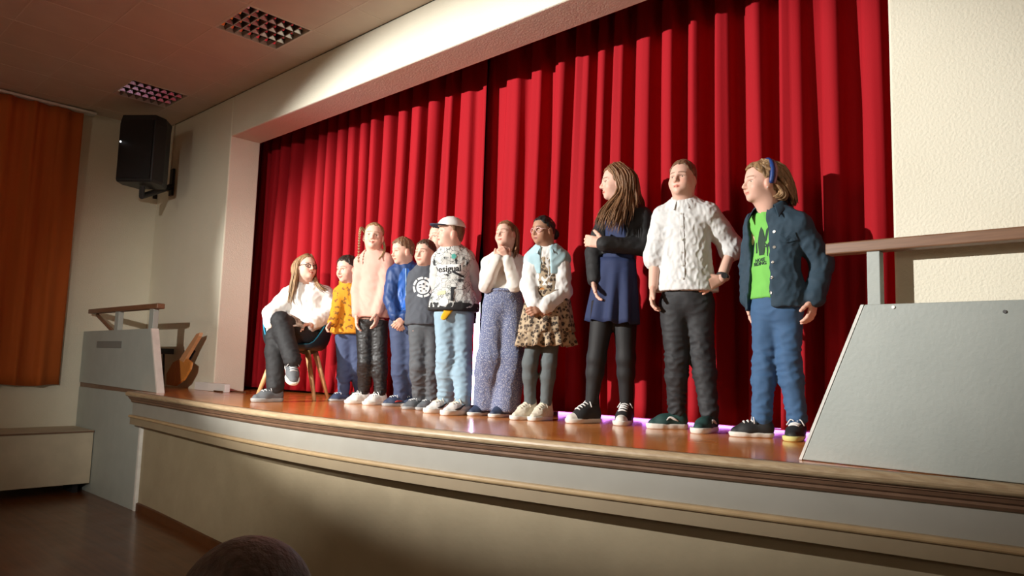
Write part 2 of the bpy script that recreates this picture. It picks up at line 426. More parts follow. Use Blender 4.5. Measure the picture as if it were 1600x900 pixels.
# ---- stair enclosures with handrails, left and right
def quad_panel(P, t, name, material, parent, nrmv=(0, 1, 0)):
    """P: outline in (x, z) at y0, thickness t towards the stage"""
    return P
YP = 2.73; TP = .06
enc = empty('stair_screen', (-8.2, YP, 0)); tag(enc, 'grey stair screen with brown handrail beside the loudspeaker corner', 'stair screen', 'stair screens')
top = aty(240, 513, YP)[2]; bl = aty(246, 612, YP)[0]; tl = aty(237, 513, YP)[0]
MB().prism([(XL+.01, STAGE+.02), (bl-.02, STAGE), (tl-.02, top), (XL+.01, top-.01)], YP, YP+TP, 1).obj('upper_panel', m_grey, enc, bevel=.004)
MB().prism([(bl-.022, STAGE), (bl+.004, STAGE), (tl+.004, top), (tl-.022, top)], YP-.003, YP+TP+.003, 1).obj('panel_edge', m_grey_edge, enc)
MB().box((XL+.01, YP+.004, 0), (x0-.03, YP+TP, STAGE-.03)).obj('lower_panel', m_grey, enc, bevel=.004)
MB().box((XL+.01, YP+.012, STAGE-.03), (bl-.1, YP+TP, STAGE+.02)).obj('shadow_joint', m_mould, enc)
ra = aty(143, 487, YP+.03); rb = aty(250, 477, YP+.03)
hr = MB().box((ra[0], YP-.005, ra[2]-.025), (rb[0]+.02, YP+.07, ra[2]+.025)); hr.obj('handrail', m_wood_rail, enc, bevel=.008)
for px in (186, 240):
    x_ = aty(px, 500, YP+.03)[0]; MB().box((x_-.05, YP+.005, top-.05), (x_+.05, YP+.055, ra[2]-.025)).obj('post', m_grey, enc, bevel=.003)
a_, b_ = aty(152, 492, YP+.05), aty(180, 514, YP+.05)
MB().tube([(a_[0], YP+.05, a_[2]), (b_[0]+.1, YP+.05, b_[2]-.08)], .02, 6).obj('brace', m_wood_rail, enc)
# a thin plate, darker grey than the panel around it
g0, g1 = aty(152, 533, YP), aty(190, 544, YP)
MB().box((g0[0], YP-.004, g1[2]), (g1[0], YP+.006, g0[2])).obj('dark_plate', mat('dark_plate_grey', s2l(120, 122, 118), .6), enc)

YP2 = 3.02
enc2 = empty('stair_screen', (-.2, YP2, STAGE)); tag(enc2, 'large pale grey stair screen with slanted edge and brown handrail, at the right end', 'stair screen', 'stair screens')
b0 = aty(1253, 719, YP2); t0 = aty(1350, 476, YP2); zt = t0[2]
MB().prism([(b0[0], STAGE+.002), (XR-.4, STAGE+.002), (XR-.4, zt), (t0[0], zt)], YP2, YP2+.05, 1).obj('panel', m_grey, enc2, bevel=.004)
MB().prism([(b0[0]-.012, STAGE+.002), (b0[0], STAGE+.002), (t0[0], zt), (t0[0]-.012, zt)], YP2-.002, YP2+.052, 1).obj('panel_edge', m_grey_edge, enc2)
YR = 3.27
r0 = aty(1289, 389, YR)
MB().box((r0[0], YR, r0[2]-.026), (XR-.4, YR+.07, r0[2]+.024)).obj('handrail', m_wood_rail, enc2, bevel=.006)
for k in range(3):
    px0 = aty(1355, 440, YR+.01)[0]+k*1.0
    MB().box((px0, YR+.008, STAGE), (px0+.052, YR+.06, r0[2]-.026)).obj('post', m_grey, enc2, bevel=.003)
for (px, py), mm in (((1396, 480), mat('screw_zinc', (.75, .75, .75), .3, 1)), ((1570, 487), mat('screw_dark', (.1, .1, .1), .5))):
    c = aty(px, py, YP2); mb = MB(); mb.tube([(c[0], YP2-.004, c[2]), (c[0], YP2+.01, c[2])], .006, 10); mb.obj('screw', mm, enc2)

# ---- radiator cover on the left wall
rc = empty('radiator_cover', (-8.8, 0, 0)); tag(rc, 'long low cream radiator cover under the orange curtain', 'radiator cover')
m_cov = mat('cream_board', s2l(196, 184, 160), .7, noise=(5, .3))
MB().box((-8.55, -4, .10), (-8.50, YP-.004, .62)).obj('front_board', m_cov, rc, bevel=.004)
MB().box((XL+.005, -4, .62), (-8.495, YP-.004, .64)).obj('top_board', m_cov, rc, bevel=.002)
MB().box((-8.499, -4, .622), (-8.488, YP-.003, .638)).obj('edge_strip', m_mould, rc)
for y in (-3.9, -.6, 2.6): MB().box((-8.9, y, 0), (-8.6, y+.05, .62)).obj('foot', m_black, rc)

# ---- orange window curtain on the left wall, with its rail
m_orange = mat('orange_curtain_cloth', s2l(184, 92, 28), .85, sheen=.3, noise=(3, .4, s2l(170, 84, 22), (1, 1, .2)), bump=(150, .2))
oc = empty('window_curtain', (-9.05, 1.2, 1.1)); tag(oc, 'long orange window curtain hanging on the left wall', 'curtain')
ye = atx(131, 177, -9.04)[1]; yeb = atx(93, 600, -9.04)[1]; zt_ = atx(131, 177, -9.04)[2]; zb_ = atx(60, 602, -9.04)[2]
rng = np.random.RandomState(4)
NU, NZ = 170, 24; U = np.linspace(0, 1, NU); Y0 = -.6
ph = np.interp(U, np.linspace(0, 1, 15), np.cumsum(rng.uniform(.7, 1.3, 15)))*2*math.pi*.75
V = []
for j in range(NZ):
    v = j/(NZ-1); a = .022+.022*v
    yy = Y0+(ye+(yeb-ye)*v-Y0)*U
    xx = XL+.085+a*np.sin(ph+.4*np.sin(3*v+U*9))+.012*np.sin(ph*2.3+2*v)
    zz = zt_+(zb_-zt_)*v+.008*np.sin(U*40)*v
    V += [(xx[i], yy[i]+.012*math.cos(ph[i]), zz[i]) for i in range(NU)]
F = np.array([(j*NU+i, j*NU+i+1, (j+1)*NU+i+1, (j+1)*NU+i) for j in range(NZ-1) for i in range(NU-1)])
o = mesh_np('cloth', V, F, m_orange, oc); o.modifiers.new('solid', 'SOLIDIFY').thickness = .004
MB().box((XL+.01, Y0-.5, zt_+.005), (XL+.13, ye+.12, zt_+.03)).obj('curtain_rail', m_grey_edge, oc)

# ---- red stage curtain, two halves that meet in the middle
M = mat('red_velvet', (.37, .003, .010), .85, spec=.3, sheen=.12, noise=(2.5, .35, (.29, .002, .007), (1, 1, .15)), bump=(240, .12))
XC = -4.26
CY = lambda x: 4.04+.045*(x+7.3)
def stage_curtain(x0, x1, seed, label):
    rg = np.random.RandomState(seed); o = empty('stage_curtain', ((x0+x1)/2, CY((x0+x1)/2), STAGE+.03)); tag(o, label, 'curtain', 'halves of the red stage curtain')
    ws = []
    while sum(ws) < x1-x0: ws.append(rg.uniform(.15, .27))
    ws = np.array(ws)*(x1-x0)/sum(ws); edges = np.concatenate([[0], np.cumsum(ws)])
    K = 18; s = np.concatenate([edges[i]+ws[i]*np.arange(K)/K for i in range(len(ws))]+[[edges[-1]]])
    fi = np.minimum(np.searchsorted(edges, s, 'right')-1, len(ws)-1); t = (s-edges[fi])/ws[fi]
    am = rg.uniform(.75, 1.2, len(ws))[fi]; sk = rg.uniform(-.25, .25, len(ws))[fi]; sub = rg.uniform(.1, .5, len(ws))[fi]; p2 = rg.uniform(0, 6.28, len(ws))[fi]
    zt, zb = 4.45, STAGE+.022; NZ = 34; V = []
    for j in range(NZ):
        v = j/(NZ-1); z = zt+(zb-zt)*v
        tt = np.clip(t+sk*.4*np.sin(math.pi*t)*(.6+.5*math.sin(2.1*v+1)), 0, 1)
        # a pleat: broad forward panel, narrow deep valley
        base = np.cos(2*math.pi*tt); prof = .55*base+.45*np.tanh(2.2*base)+sub*.35*np.sin(4*math.pi*tt+p2+1.5*v)+.18*np.sin(6*math.pi*tt+p2*2-2*v)*v
        A = (.065+.035*v)*am
        y = CY(x0+s)-A*prof+.02*np.sin(s*3+4*v)*v
        x = x0+s+.022*np.sin(4*math.pi*tt)*(.5+.7*v)+.03*np.sin(s*1.7+seed+2.5*v)*v*(np.minimum(s, x1-x0-s) > .2)
        # the halves overlap above and part towards the floor
        ed = np.exp(-((x0+s-XC)/.25)**2); x = x+(1 if x0 < XC-1 else -1)*ed*np.interp(z, [1.1, 1.6, 2.1, 2.5], [0, .0, .05, .09])
        y = CY(x0+s)+(y-CY(x0+s))*(1-.72*ed)+(-.045 if x0 < XC-1 else .045)*ed*np.interp(z, [1.1, 1.7, 2.0], [.1, .5, 1])
        V.append(np.stack([x, y, np.full_like(x, z)+.006*prof*v], 1))
    n = len(s); V = np.concatenate(V)
    F = np.array([(j*n+i, (j+1)*n+i, (j+1)*n+i+1, j*n+i+1) for j in range(NZ-1) for i in range(n-1)])
    c = mesh_np('cloth', V, F, M, o); c.modifiers.new('solid', 'SOLIDIFY').thickness = .004
    hb = MB(); hb.box((x0, CY(x0)-.01, 4.45), (x1, CY(x1)+.03, 4.50)); hb.obj('curtain_track', m_black, o)
stage_curtain(JX-.6, XC-.05, 3, 'left half of the red velvet stage curtain, behind the seated person')
stage_curtain(XC+.05, RX+.5, 8, 'right half of the red velvet stage curtain, behind the taller children')

# ---- lights seen at the curtain: upright tube in the gap, violet bar under the hem
m_tube = mat('lit_tube', (.9, .85, 1), .4, emit=(.78, .62, 1.0, 16))
t = empty('light_tube', (XC+.085, 4.05, STAGE)); t.location.x = XC+.085; tag(t, 'glowing upright violet-white light tube in the gap of the red curtain', 'light')
MB().tube([(XC+.085, 4.05, STAGE+.03), (XC+.085, 4.05, STAGE+.86)], .022, 12).obj('tube', m_tube, t, smooth=True)
MB().tube([(XC+.085, 4.05, STAGE), (XC+.085, 4.05, STAGE+.03)], .05, 14).obj('base', m_black, t); MB().tube([(XC+.085, 4.05, STAGE+.86), (XC+.085, 4.05, STAGE+.9)], .02, 12).obj('end_cap', m_black, t)
t = empty('light_bar', (-2.4, 4.42, STAGE)); tag(t, 'violet light bar glowing along the floor under the red curtain hem', 'light')
MB().box((-3.7, 4.50, STAGE+.002), (-1.1, 4.56, STAGE+.05)).obj('housing', m_black, t)
MB().box((-3.68, 4.485, STAGE+.006), (-1.12, 4.50, STAGE+.044)).obj('lens', mat('violet_lens', (.8, .6, 1), .4, emit=(.62, .22, 1.0, 6)), t)

# ---- loudspeaker in the corner
m_blk = mat('black_cabinet', (.012, .012, .013), .5, bump=(300, .2))
sp = empty('loudspeaker', (-8.35, 2.86, 2.6)); tag(sp, 'black loudspeaker on a wall bracket in the room corner', 'loudspeaker')
c0 = aty(227, 238, 2.90)
f_ = nrm([.62, -.78, 0]); r_ = np.array([-f_[1], f_[0], 0]); 
def spk(pts2, d0, d1, z0, z1):
    pass
outline = [(-.20, .17), (.20, .17), (.235, .02), (.16, -.20), (-.16, -.20), (-.235, .02)]
H2 = .365
mb = MB(); V = []
for z, sc_ in ((-H2, .96), (-H2+.03, 1), (H2-.10, 1), (H2, .93)):
    for a, d in outline: V.append(c0+r_*a*sc_+f_*(d*sc_-(.05 if z == H2 else 0)*(d < 0))+np.array([0, 0, z]))
n = 6
mb.add(V, [(i*n+k, i*n+(k+1) % n, (i+1)*n+(k+1) % n, (i+1)*n+k) for i in range(3) for k in range(n)]+[tuple(range(n))[::-1], tuple(range(18, 24))])
mb.obj('cabinet', m_blk, sp, bevel=.012)
mb = MB(); g = c0+f_*.172
mb.hexa([g+r_*a+f_*d+np.array([0, 0, z]) for z in (-.33, .30) for a, d in ((-.18, 0), (.18, 0), (.18, .012), (-.18, .012))])
mb.obj('grille', mat('speaker_grille', (.018, .018, .018), .35, .5, bump=(500, .5)), sp)
lp = atz(201, 224, c0[2]+.06); lp = g+f_*.014+r_*(-.165)+np.array([0, 0, .06])
mb = MB(); mb.tube([lp, lp+f_*.006], .008, 10); mb.obj('power_lamp', mat('led_white', (1, 1, 1), .4, emit=(.9, .95, 1, 4)), sp)
bk = empty('wall_bracket', (-8.6, 3.3, 2.0)); tag(bk, 'black steel wall bracket carrying the loudspeaker', 'bracket')
wp = aty(268, 285, YW-.02); ep = c0+np.array([0, 0, -H2-.03])
MB().box((wp[0]-.04, YW-.03, wp[2]-.16), (wp[0]+.04, YW-.002, wp[2]+.16)).obj('wall_plate', m_blk, bk, bevel=.004)
MB().tube([wp+np.array([0, 0, -.05]), ep+np.array([0, 0, -.09]), ep+np.array([0, 0, .02])], [.035, .03, .03], 10).obj('arm', m_blk, bk)
c = empty('loudspeaker_cable', (wp[0], YW, 2.9)); tag(c, 'pale cable running up the wall corner beside the loudspeaker', 'cable')
a_ = [aty(262, 300, YW-.015), aty(266, 280, YW-.015), aty(270, 235, YW-.012), aty(273, 190, YW-.012)]
mb = MB(); mb.tube(curve_pts(a_, 14), .008, 6); mb.obj('cord', mat('pale_cord', s2l(200, 190, 175), .6), c, smooth=True)
q = aty(241, 302, YW-.03); wo = tag(MB().box((q[0]-.03, YW-.05, q[2]-.07), (q[0]+.03, YW-.002, q[2]+.05)).obj('wall_box', m_blk, None, bevel=.005), 'small black wall box below the loudspeaker bracket', 'wall box')

# ---- wooden paddle leaning in the corner of the stage, white floor box, cord
pd = empty('wooden_paddle', aty(268, 604, 3.25)); tag(pd, 'orange-brown wooden paddle leaning against the stage wall', 'paddle')
m_pad = mat('paddle_wood', s2l(206, 132, 58), .45, noise=(6, .6, s2l(170, 98, 38), (12, 12, 1)))
blade = [(259, 601), (257, 584), (265, 566), (280, 557), (293, 566), (292, 577), (284, 594), (272, 603)]
def plate(px, Y0, lean, t, name, material, parent):
    P = [aty(x, y, Y0) for x, y in px]; P = [np.array([p[0], p[1]+lean*(p[2]-STAGE), p[2]]) for p in P]; n = len(P); off = np.array([.02, t, 0])
    mb = MB(); mb.add(P+[p+off for p in P], [tuple(range(n)), tuple(range(2*n-1, n-1, -1))]+[(i, n+i, n+(i+1) % n, (i+1) % n) for i in range(n)])
    return mb.obj(name, material, parent, bevel=.004)
plate(blade, 3.2, .12, .018, 'blade', m_pad, pd)
plate([(274, 562), (281, 566), (300, 525), (301, 519), (296, 521)], 3.195, .12, .03, 'handle', mat('paddle_handle_wood', s2l(196, 140, 96), .5), pd)
plate([(280, 572), (286, 572), (296, 548), (293, 546)], 3.25, .12, .012, 'dark_strip', m_black, pd)
fb = MB(); p0 = atz(331, 609, STAGE); p1 = atz(386, 611, STAGE)
fb.box((p0[0]-.05, YW-.06, STAGE+.001), (p1[0]+.30, YW-.005, STAGE+.082))
o = tag(fb.obj('skirting_block', mat('bright_white_paint', (.85, .85, .83), .45), None, bevel=.004), 'white skirting block on the stage floor at the foot of the jamb', 'block')
cp = [atz(318, 607.5, STAGE+.01), atz(325, 604.5, STAGE+.02), atz(329, 609, STAGE+.01), atz(345, 612, STAGE+.008), atz(362, 611.5, STAGE+.008), atz(384, 613, STAGE+.008)]
mb = MB(); mb.tube(curve_pts(cp, 24), .007, 6); tag(mb.obj('floor_cord', mat('brown_cord', s2l(96, 62, 34), .5), None, smooth=True), 'thin brown cord lying before the white skirting block', 'cord')
db = aty(262, 549, 3.3); tag(MB().box((db[0]-.12, 3.2, db[2]-.03), (db[0]+.02, 3.36, db[2]+.03)).tube([(db[0]-.05, 3.28, db[2]-.03), (db[0]-.05, 3.3, STAGE)], .012, 8).obj('rail_shadow_shape', m_blk, None, bevel=.004), 'dark shape standing in for the handrail shadow behind the grey stair screen', 'shadow shape')  # dark box and rod standing in for the cast shadow of rail and post
# ------------------------------------------------------------------ people
UPV = np.array([0, 0, 1.0])
def skin_mat(): return mat('skin', (.8, .55, .42), .5, vcol=True, spec=.35, bump=(120, .06))
m_sclera = mat('eye_white', (.85, .83, .8), .25); m_iris = mat('eye_iris', (.09, .07, .05), .2); m_dark = mat('near_black', (.012, .011, .011), .6)
def hair_mat(name, c):
    return mat('hair_'+name, c, .5, noise=(14, .8, tuple(x*.35 for x in c), (6, 6, .8)), sheen=.2, bump=(90, .5))

class Person:
    def __init__(s, label, base_px, skin, sc, seated=False, group='children lined up on the stage', base=None):
        s.B = np.array(atz(*base_px, STAGE)) if base is None else np.array(base, float)
        s.n = nrm([-s.B[0], -s.B[1], 0]); s.right = np.cross(-s.n, UPV); s.left = -s.right
        s.ppm = FPX/((s.B-CAM)@CF)
        s.root = empty('person', s.B); tag(s.root, label, 'person', group)
        s.skin = np.array(skin); s.sc = sc; s.parts = []; s.J = {}; s.surf = {}
    def pt(s, px, py, dd=0.0):
        d = ray(px, py); t = ((s.B-CAM)@s.n+dd)/(d@s.n); return CAM+d*t
    def dirv(s, yaw): a = math.radians(yaw); return math.cos(a)*s.n+math.sin(a)*s.left
    def joints(s, **kw):
        for k, v in kw.items(): s.J[k] = s.pt(*v) if len(v) == 3 and not isinstance(v, np.ndarray) else np.asarray(v)
        J = s.J
        s.rt = nrm(J['SR']-J['SL']); s.up = nrm(J['N']-J['P']); s.up = nrm(s.up); s.rt = nrm(s.rt-s.up*(s.rt@s.up)); s.fw = np.cross(s.rt, s.up)
        s.w = np.linalg.norm(J['SR']-J['SL'])
    # ---- primitives shared by body and clothes
    def torso(s, S, g, k=.05, low=None, fat=1.0, chest=1.0, hipr=.135, lowr=None):
        J = s.J; w = s.w; N, P = J['N'], J['P']; fl = (s.fw, .66); mid = (J['SL']+J['SR'])/2
        T = np.linalg.norm(N-P)
        c1 = mid-s.up*.17*T*.6+s.fw*.005; wst = N+(P-N)*.68+s.fw*.005
        rc = (.43*w+.012)*chest+g; rw = .40*w*fat+g; rp = hipr*s.sc*(.5+.5*fat)+g
        S.cone(c1, wst, rc, rw, k, fl)
        S.cone(wst, P, rw, rp, k, (s.fw, .72))
        for q in ('SL', 'SR'):
            S.cone(J[q], N-s.up*.012, .043*s.sc+g, .05*s.sc+g, k)
        if low is not None: S.cone(P, low, rp, (lowr or rp), k, (s.fw, .75))
    def arm(s, S, side, g, r=(.044, .036, .027), upto=1.0, k=.025, only_upper=False):
        J = s.J; sc = s.sc; a, b, c = J['S'+side], J['E'+side], J['W'+side]
        m_ = (a+b)/2
        S.cone(a, m_, (r[0]+.006)*sc+g, r[0]*sc+g, k); S.cone(m_, b, r[0]*sc+g, r[1]*sc+g, k)
        if not only_upper: S.cone(b, b+(c-b)*upto, r[1]*sc+g, (r[1]+(r[2]-r[1])*upto)*sc+g, k)
    def leg(s, S, side, g, r=(.076, .05, .036), k=.03):
        J = s.J; sc = s.sc; h, kn, an = J['H'+side], J['K'+side], J['A'+side]
        S.cone(h, kn, r[0]*sc+g, r[1]*sc+g, k); cf = kn+(an-kn)*.3
        S.cone(kn, cf, r[1]*sc+g, (r[1]*.55+r[2]*.55)*sc+g, k); S.cone(cf, an, (r[1]*.55+r[2]*.55)*sc+g, r[2]*sc+g, k)
    def bbox(s, names, pad=.22):
        P = np.array([s.J[k] for k in names if k in s.J]); return P.min(0)-pad, P.max(0)+pad
    # ---- feet
    def foot(s, side, sole_px, yaw, L=None, on=None, tilt=0):
        L = L or .152*s.sc*1.6*1.02; d = s.dirv(yaw); c = np.array(atz(*sole_px, STAGE)) if on is None else np.asarray(on)
        s.J['F'+side] = c; s.J['fd'+side] = d; s.J['fl'+side] = L
        s.J['A'+side] = c-d*.22*L+UPV*.075*s.sc*1.5
    def shoe(s, side, upper, sole, high=False, laces=None, toe=None, mark=None, chunky=0, frame=None):
        L = s.J['fl'+side]; c = s.J['F'+side]; d = s.J['fd'+side]; u = UPV
        if frame is not None: d, u = frame
        r = np.cross(d, u); wd = .17*L+.004
        at = lambda y, x, z: c+d*y*L+r*x*L+u*z*L
        root = empty('shoe', c); root.parent = s.root; root.location = c-s.B
        def mk(fn, name, m_, h=.005, rel=1):
            S = SDF(c-np.array([.62, .62, .62])*L-.02, c+np.array([.62, .62, .75])*L+.02, h); fn(S); V, F = S.mesh(); V = relax(V, F, rel)
            o = mesh_np(name, V-0, F, m_, None); o.parent = root; o.data.transform(Matrix.Translation(-Vector(c))); return V, F
        sh = .10+.03*chunky
        def soleshape(S, g, z0, z1, k=.02):
            S.cone(at(-.33, 0, .1), at(-.05, -.01, .1), wd*.80+g, wd*.78+g, k); S.cone(at(-.05, 0, .1), at(.27, .02, .1), wd*.78+g, wd*1.0+g, k); S.cone(at(.2, .0, .1), at(.36, .0, .1), wd*.97+g, wd*.72+g, k)
            zc = c@u
            S.clip(lambda X, Y, Z: (X*u[0]+Y*u[1]+Z*u[2])-zc-z1*L); S.clip(lambda X, Y, Z: zc+z0*L-(X*u[0]+Y*u[1]+Z*u[2]))
        mk(lambda S: soleshape(S, .004+.006*chunky, .0, sh+.02), 'sole', sole)
        def up(S):
            S.cone(at(-.33, 0, .14), at(.1, 0, .14), wd*.72, wd*.80, .02); S.cone(at(.1, 0, .12), at(.35, 0, .10), wd*.86, wd*.70, .03)
            S.cone(at(-.28, 0, .3), at(.12, 0, .18), wd*.62, wd*.62, .05)
            S.cone(at(-.30, 0, .25), at(-.27, 0, .42 if not high else .62), wd*.66, wd*.64, .04)
            if high: S.cone(at(-.27, 0, .55), at(.0, 0, .32), wd*.5, wd*.6, .05)
            zc = c@u; S.clip(lambda X, Y, Z: zc+(sh)*L-(X*u[0]+Y*u[1]+Z*u[2]))
            top_ = .48 if not high else .70
            S.clip(lambda X, Y, Z: (X*u[0]+Y*u[1]+Z*u[2])-zc-top_*L)
        V, F = mk(up, 'upper', upper)
        bv = BVHTree.FromPolygons(V.tolist(), F.tolist())
        def onto(p, dr):
            h_ = bv.ray_cast(Vector(p-dr*.3), Vector(dr)); return np.array(h_[0]) if h_[0] else None
        if laces is not None:
            mb = MB()
            for k in range(4 + (2 if high else 0)):
                y = .14-.075*k; dr = nrm(-u*1.0-d*.45)
                pts = [onto(at(y, x, .22+.05*k), dr) for x in (-.11, -.05, 0, .05, .11)]
                pts = [p+u*.002 for p in pts if p is not None]
                if len(pts) >= 3: mb.tube(pts, .0038, 5)
                if k < 3:
                    pts = [onto(at(y-.075*q*.5-.0, -.1+.2*q, .22+.05*k), dr) for q in (0, .5, 1)]
                    pts = [p+u*.003 for p in pts if p is not None]
                    if len(pts) == 3: mb.tube(pts, .0038, 5)
            for sgn in (-1, 1):
                b_ = at(-.02 if not high else -.1, .03*sgn, .42 if not high else .5); mb.tube(curve_pts([b_, b_+r*sgn*.05*L*1.5+u*.03*L, b_+r*sgn*.16*L-u*.10*L], 7), .0035, 5)
            if mb.V:
                o = mb.obj('laces', laces, None, smooth=True); o.parent = root; o.data.transform(Matrix.Translation(-Vector(c)))
        if toe is not None:
            mk(lambda S: (S.cone(at(.22, 0, .12), at(.36, 0, .10), wd*.90, wd*.74, .02), S.clip(lambda X, Y, Z: (c+d*.22*L)@d-(X*d[0]+Y*d[1]+Z*d[2])), S.clip(lambda X, Y, Z: c@u+.09*L-(X*u[0]+Y*u[1]+Z*u[2]))), 'toe_cap', toe)
        if mark is not None:
            for sgn in (-1, 1):
                mb = MB(); pts = []
                for y, z in mark[1]:
                    p = onto(at(y, .5*sgn, z), -r*sgn)
                    if p is not None: pts.append(p+r*sgn*.003)
                if len(pts) >= 3: mb.tube(curve_pts(pts, 10), np.interp(np.linspace(0, 1, 10), [0, .3, 1], [.003, .009, .002]), 6)
                if mb.V: o = mb.obj('side_mark', mark[0], None, smooth=True); o.parent = root; o.data.transform(Matrix.Translation(-Vector(c)))
    # ---- hands: palm, four fingers of unequal length, thumb
    def hand(s, side, tip, palm, thumb, curl=25, spread=6, size=1.0, wrist=None):
        """tip: point the fingers reach for; palm: palm-normal hint; thumb: hint towards the thumb side"""
        Wp = s.J['W'+side] if wrist is None else wrist; hl = .172*s.sc*size*1.0; d = nrm(tip-Wp); pn = nrm(palm-d*(palm@d)); ac = np.cross(d, pn)
        if ac@thumb < 0: ac = -ac
        S = SDF(Wp-.06-hl*1.0, Wp+.06+hl*1.0, .0042)
        pl = hl*.48
        S.cone(Wp-d*.03, Wp+d*.02*size, .026*s.sc, .024*s.sc, .01, (pn, .75))
        for f_ in (-.32, -.1, .12, .32): S.cone(Wp+d*.012+ac*f_*hl*.28, Wp+d*pl+ac*f_*hl*.42, .0135*s.sc*1.15, .012*s.sc*1.15, .012, (pn, .85))
        for q, (f_, ln) in enumerate(((.34, .44), (.115, .50), (-.11, .47), (-.33, .37))):
            p = Wp+d*pl+ac*f_*hl*.42; a = math.radians(spread*(f_/.34)); dr = nrm(d*math.cos(a)+ac*math.sin(a))
            for seg, (lf, rr) in enumerate(((.45, .0088), (.32, .0080), (.23, .0070))):
                an = math.radians(curl*(seg+.6)*(.85+.1*q)); e = nrm(dr*math.cos(an)+pn*math.sin(an)); p2 = p+e*ln*hl*lf
                S.cone(p, p2, (rr+.0008)*s.sc*1.12, rr*s.sc*1.12, .004); p = p2
        p = Wp+d*pl*.28+ac*hl*.13; e = nrm(d*.75+ac*.66+pn*.25)
        for lf, rr in ((.22, .0125), (.17, .0100), (.14, .0086)):
            p2 = p+e*lf*hl; S.cone(p, p2, (rr+.001)*s.sc*1.1, rr*s.sc*1.1, .006); p = p2; e = nrm(e+d*.22+pn*.12)
        V, F = S.mesh(); s.parts.append((V, F, np.tile(s.skin*np.array([1, .93, .9]), (len(V), 1))))
    # ---- head
    def head(s, hc, hpx, yaw, pitch=0, roll=0, lips=None, brow=(.1, .06, .04), eyes='open', smile=0.0, jaw=1.0, nose=1.0):
        C = s.pt(*hc); hh = hpx/s.ppm; f = s.dirv(yaw); a = math.radians(pitch); f = nrm(f*math.cos(a)+UPV*math.sin(a))
        X = nrm(np.cross(f, UPV)); Z = np.cross(X, f); X = -X; a = math.radians(roll); X, Z = X*math.cos(a)+Z*math.sin(a), -X*math.sin(a)+Z*math.cos(a)
        R = np.stack([X, f, Z], 1); s.R, s.C, s.hh = R, C, hh
        Lp = lambda x, y, z: C+R@np.array([x, y, z-.5])*hh
        s.Lp = Lp
        N = s.J['N']; S = SDF(np.minimum(C-.62*hh, N-.09), np.maximum(C+.62*hh, N+.09), .0042)
        E = lambda c, r, k=.05, cut=False: S.ell(Lp(*c), np.array(r)*hh, R, k*hh, cut)
        K = lambda p, q, ra, rb, k=.05: S.cone(Lp(*p), Lp(*q), ra*hh, rb*hh, k*hh)
        E((0, -.06, .64), (.335, .415, .36)); E((0, .09, .41), (.275, .265, .37), .12); E((0, .12, .20), (.205*jaw, .215, .165), .12)
        E((0, .265, .085), (.085*jaw, .075, .075), .09)
        for sx in (-1, 1):
            E((sx*.155, .215, .335), (.125, .12, .12), .10); K((sx*.04, .345, .555), (sx*.205, .265, .56), .035, .03, .05)
            E((sx*.14, .385, .475), (.085, .07, .052), .05, True)
            E((sx*.345, -.03, .43), (.032, .072, .108), .02)
        K((0, .345, .52), (0, .425*nose+.0, .355), .032, .05, .05); 
        for sx in (-1, 1): E((sx*.045, .372, .333), (.042, .045, .034), .03)
        for sx in (-1, 1):
            K((0, .362, .222), (sx*(.085+.03*smile), .322-.01*smile, .215+.035*smile), .021, .012, .02); K((0, .354, .178), (sx*(.07+.03*smile), .32-.01*smile, .195+.04*smile), .025, .012, .02)
        S.cone(N-UPV*.05+s.n*0, N*.35+Lp(0, -.10, .22)*.65, .052*s.sc*1.05, .30*hh*.80, .03); S.cone(N*.35+Lp(0, -.10, .22)*.65, Lp(0, -.10, .3), .30*hh*.78, .28*hh, .05)
        V, F = S.mesh()
        q = ((V-C)@R)/hh; q[:, 2] += .5; x, y, z = np.abs(q[:, 0]), q[:, 1], q[:, 2]
        c = np.tile(s.skin, (len(V), 1))
        def blend(wt, colr):
            nonlocal c
            wt = np.clip(wt, 0, 1)[:, None]; c = c*(1-wt)+np.array(colr)*wt
        blend(.45*np.exp(-((x-.17)/.09)**2-((z-.33)/.09)**2)*(y > .1), s.skin*np.array([1.0, .66, .6]))
        blend(.3*np.exp(-(x/.07)**2-((z-.35)/.06)**2)*(y > .3), s.skin*np.array([1.0, .75, .7]))
        blend(.4*(np.hypot(x-.36, y+.03) < .13)*(abs(z-.43) < .14)*(x > .3), s.skin*np.array([1, .7, .65]))
        zl = .199+.035*smile*(x/.09)**2
        blend(1.1*np.clip(1.3-np.maximum(x/(.1+.02*smile), abs(z-zl)/.038)**2, 0, 1)*(y > .28), lips if lips is not None else s.skin*np.array([.85, .45, .42]))
        blend(1.0*(abs(z-zl) < .0075)*(x < .085+.02*smile)*(y > .28), s.skin*np.array([.3, .12, .1]))
        zb = .575+.02*np.cos((x-.14)/.1*1.4)
        blend(.85*np.clip(1.4-abs(z-zb)/.017, 0, 1)*((x > .05) & (x < .235))*(y > .15), brow)
        if eyes == 'closed': blend(1.0*np.clip(1.5-abs(z-(.463+.012*((x-.14)/.07)**2))/.012, 0, 1)*((x > .075) & (x < .205))*(y > .2), np.array(brow)*.7)
        else: blend(.8*np.clip(1.4-abs(z-(.505-.012*((x-.14)/.07)**2))/.012, 0, 1)*((x > .07) & (x < .21))*(y > .2), np.array(brow)*.6)
        s.parts.append((V, F, c))
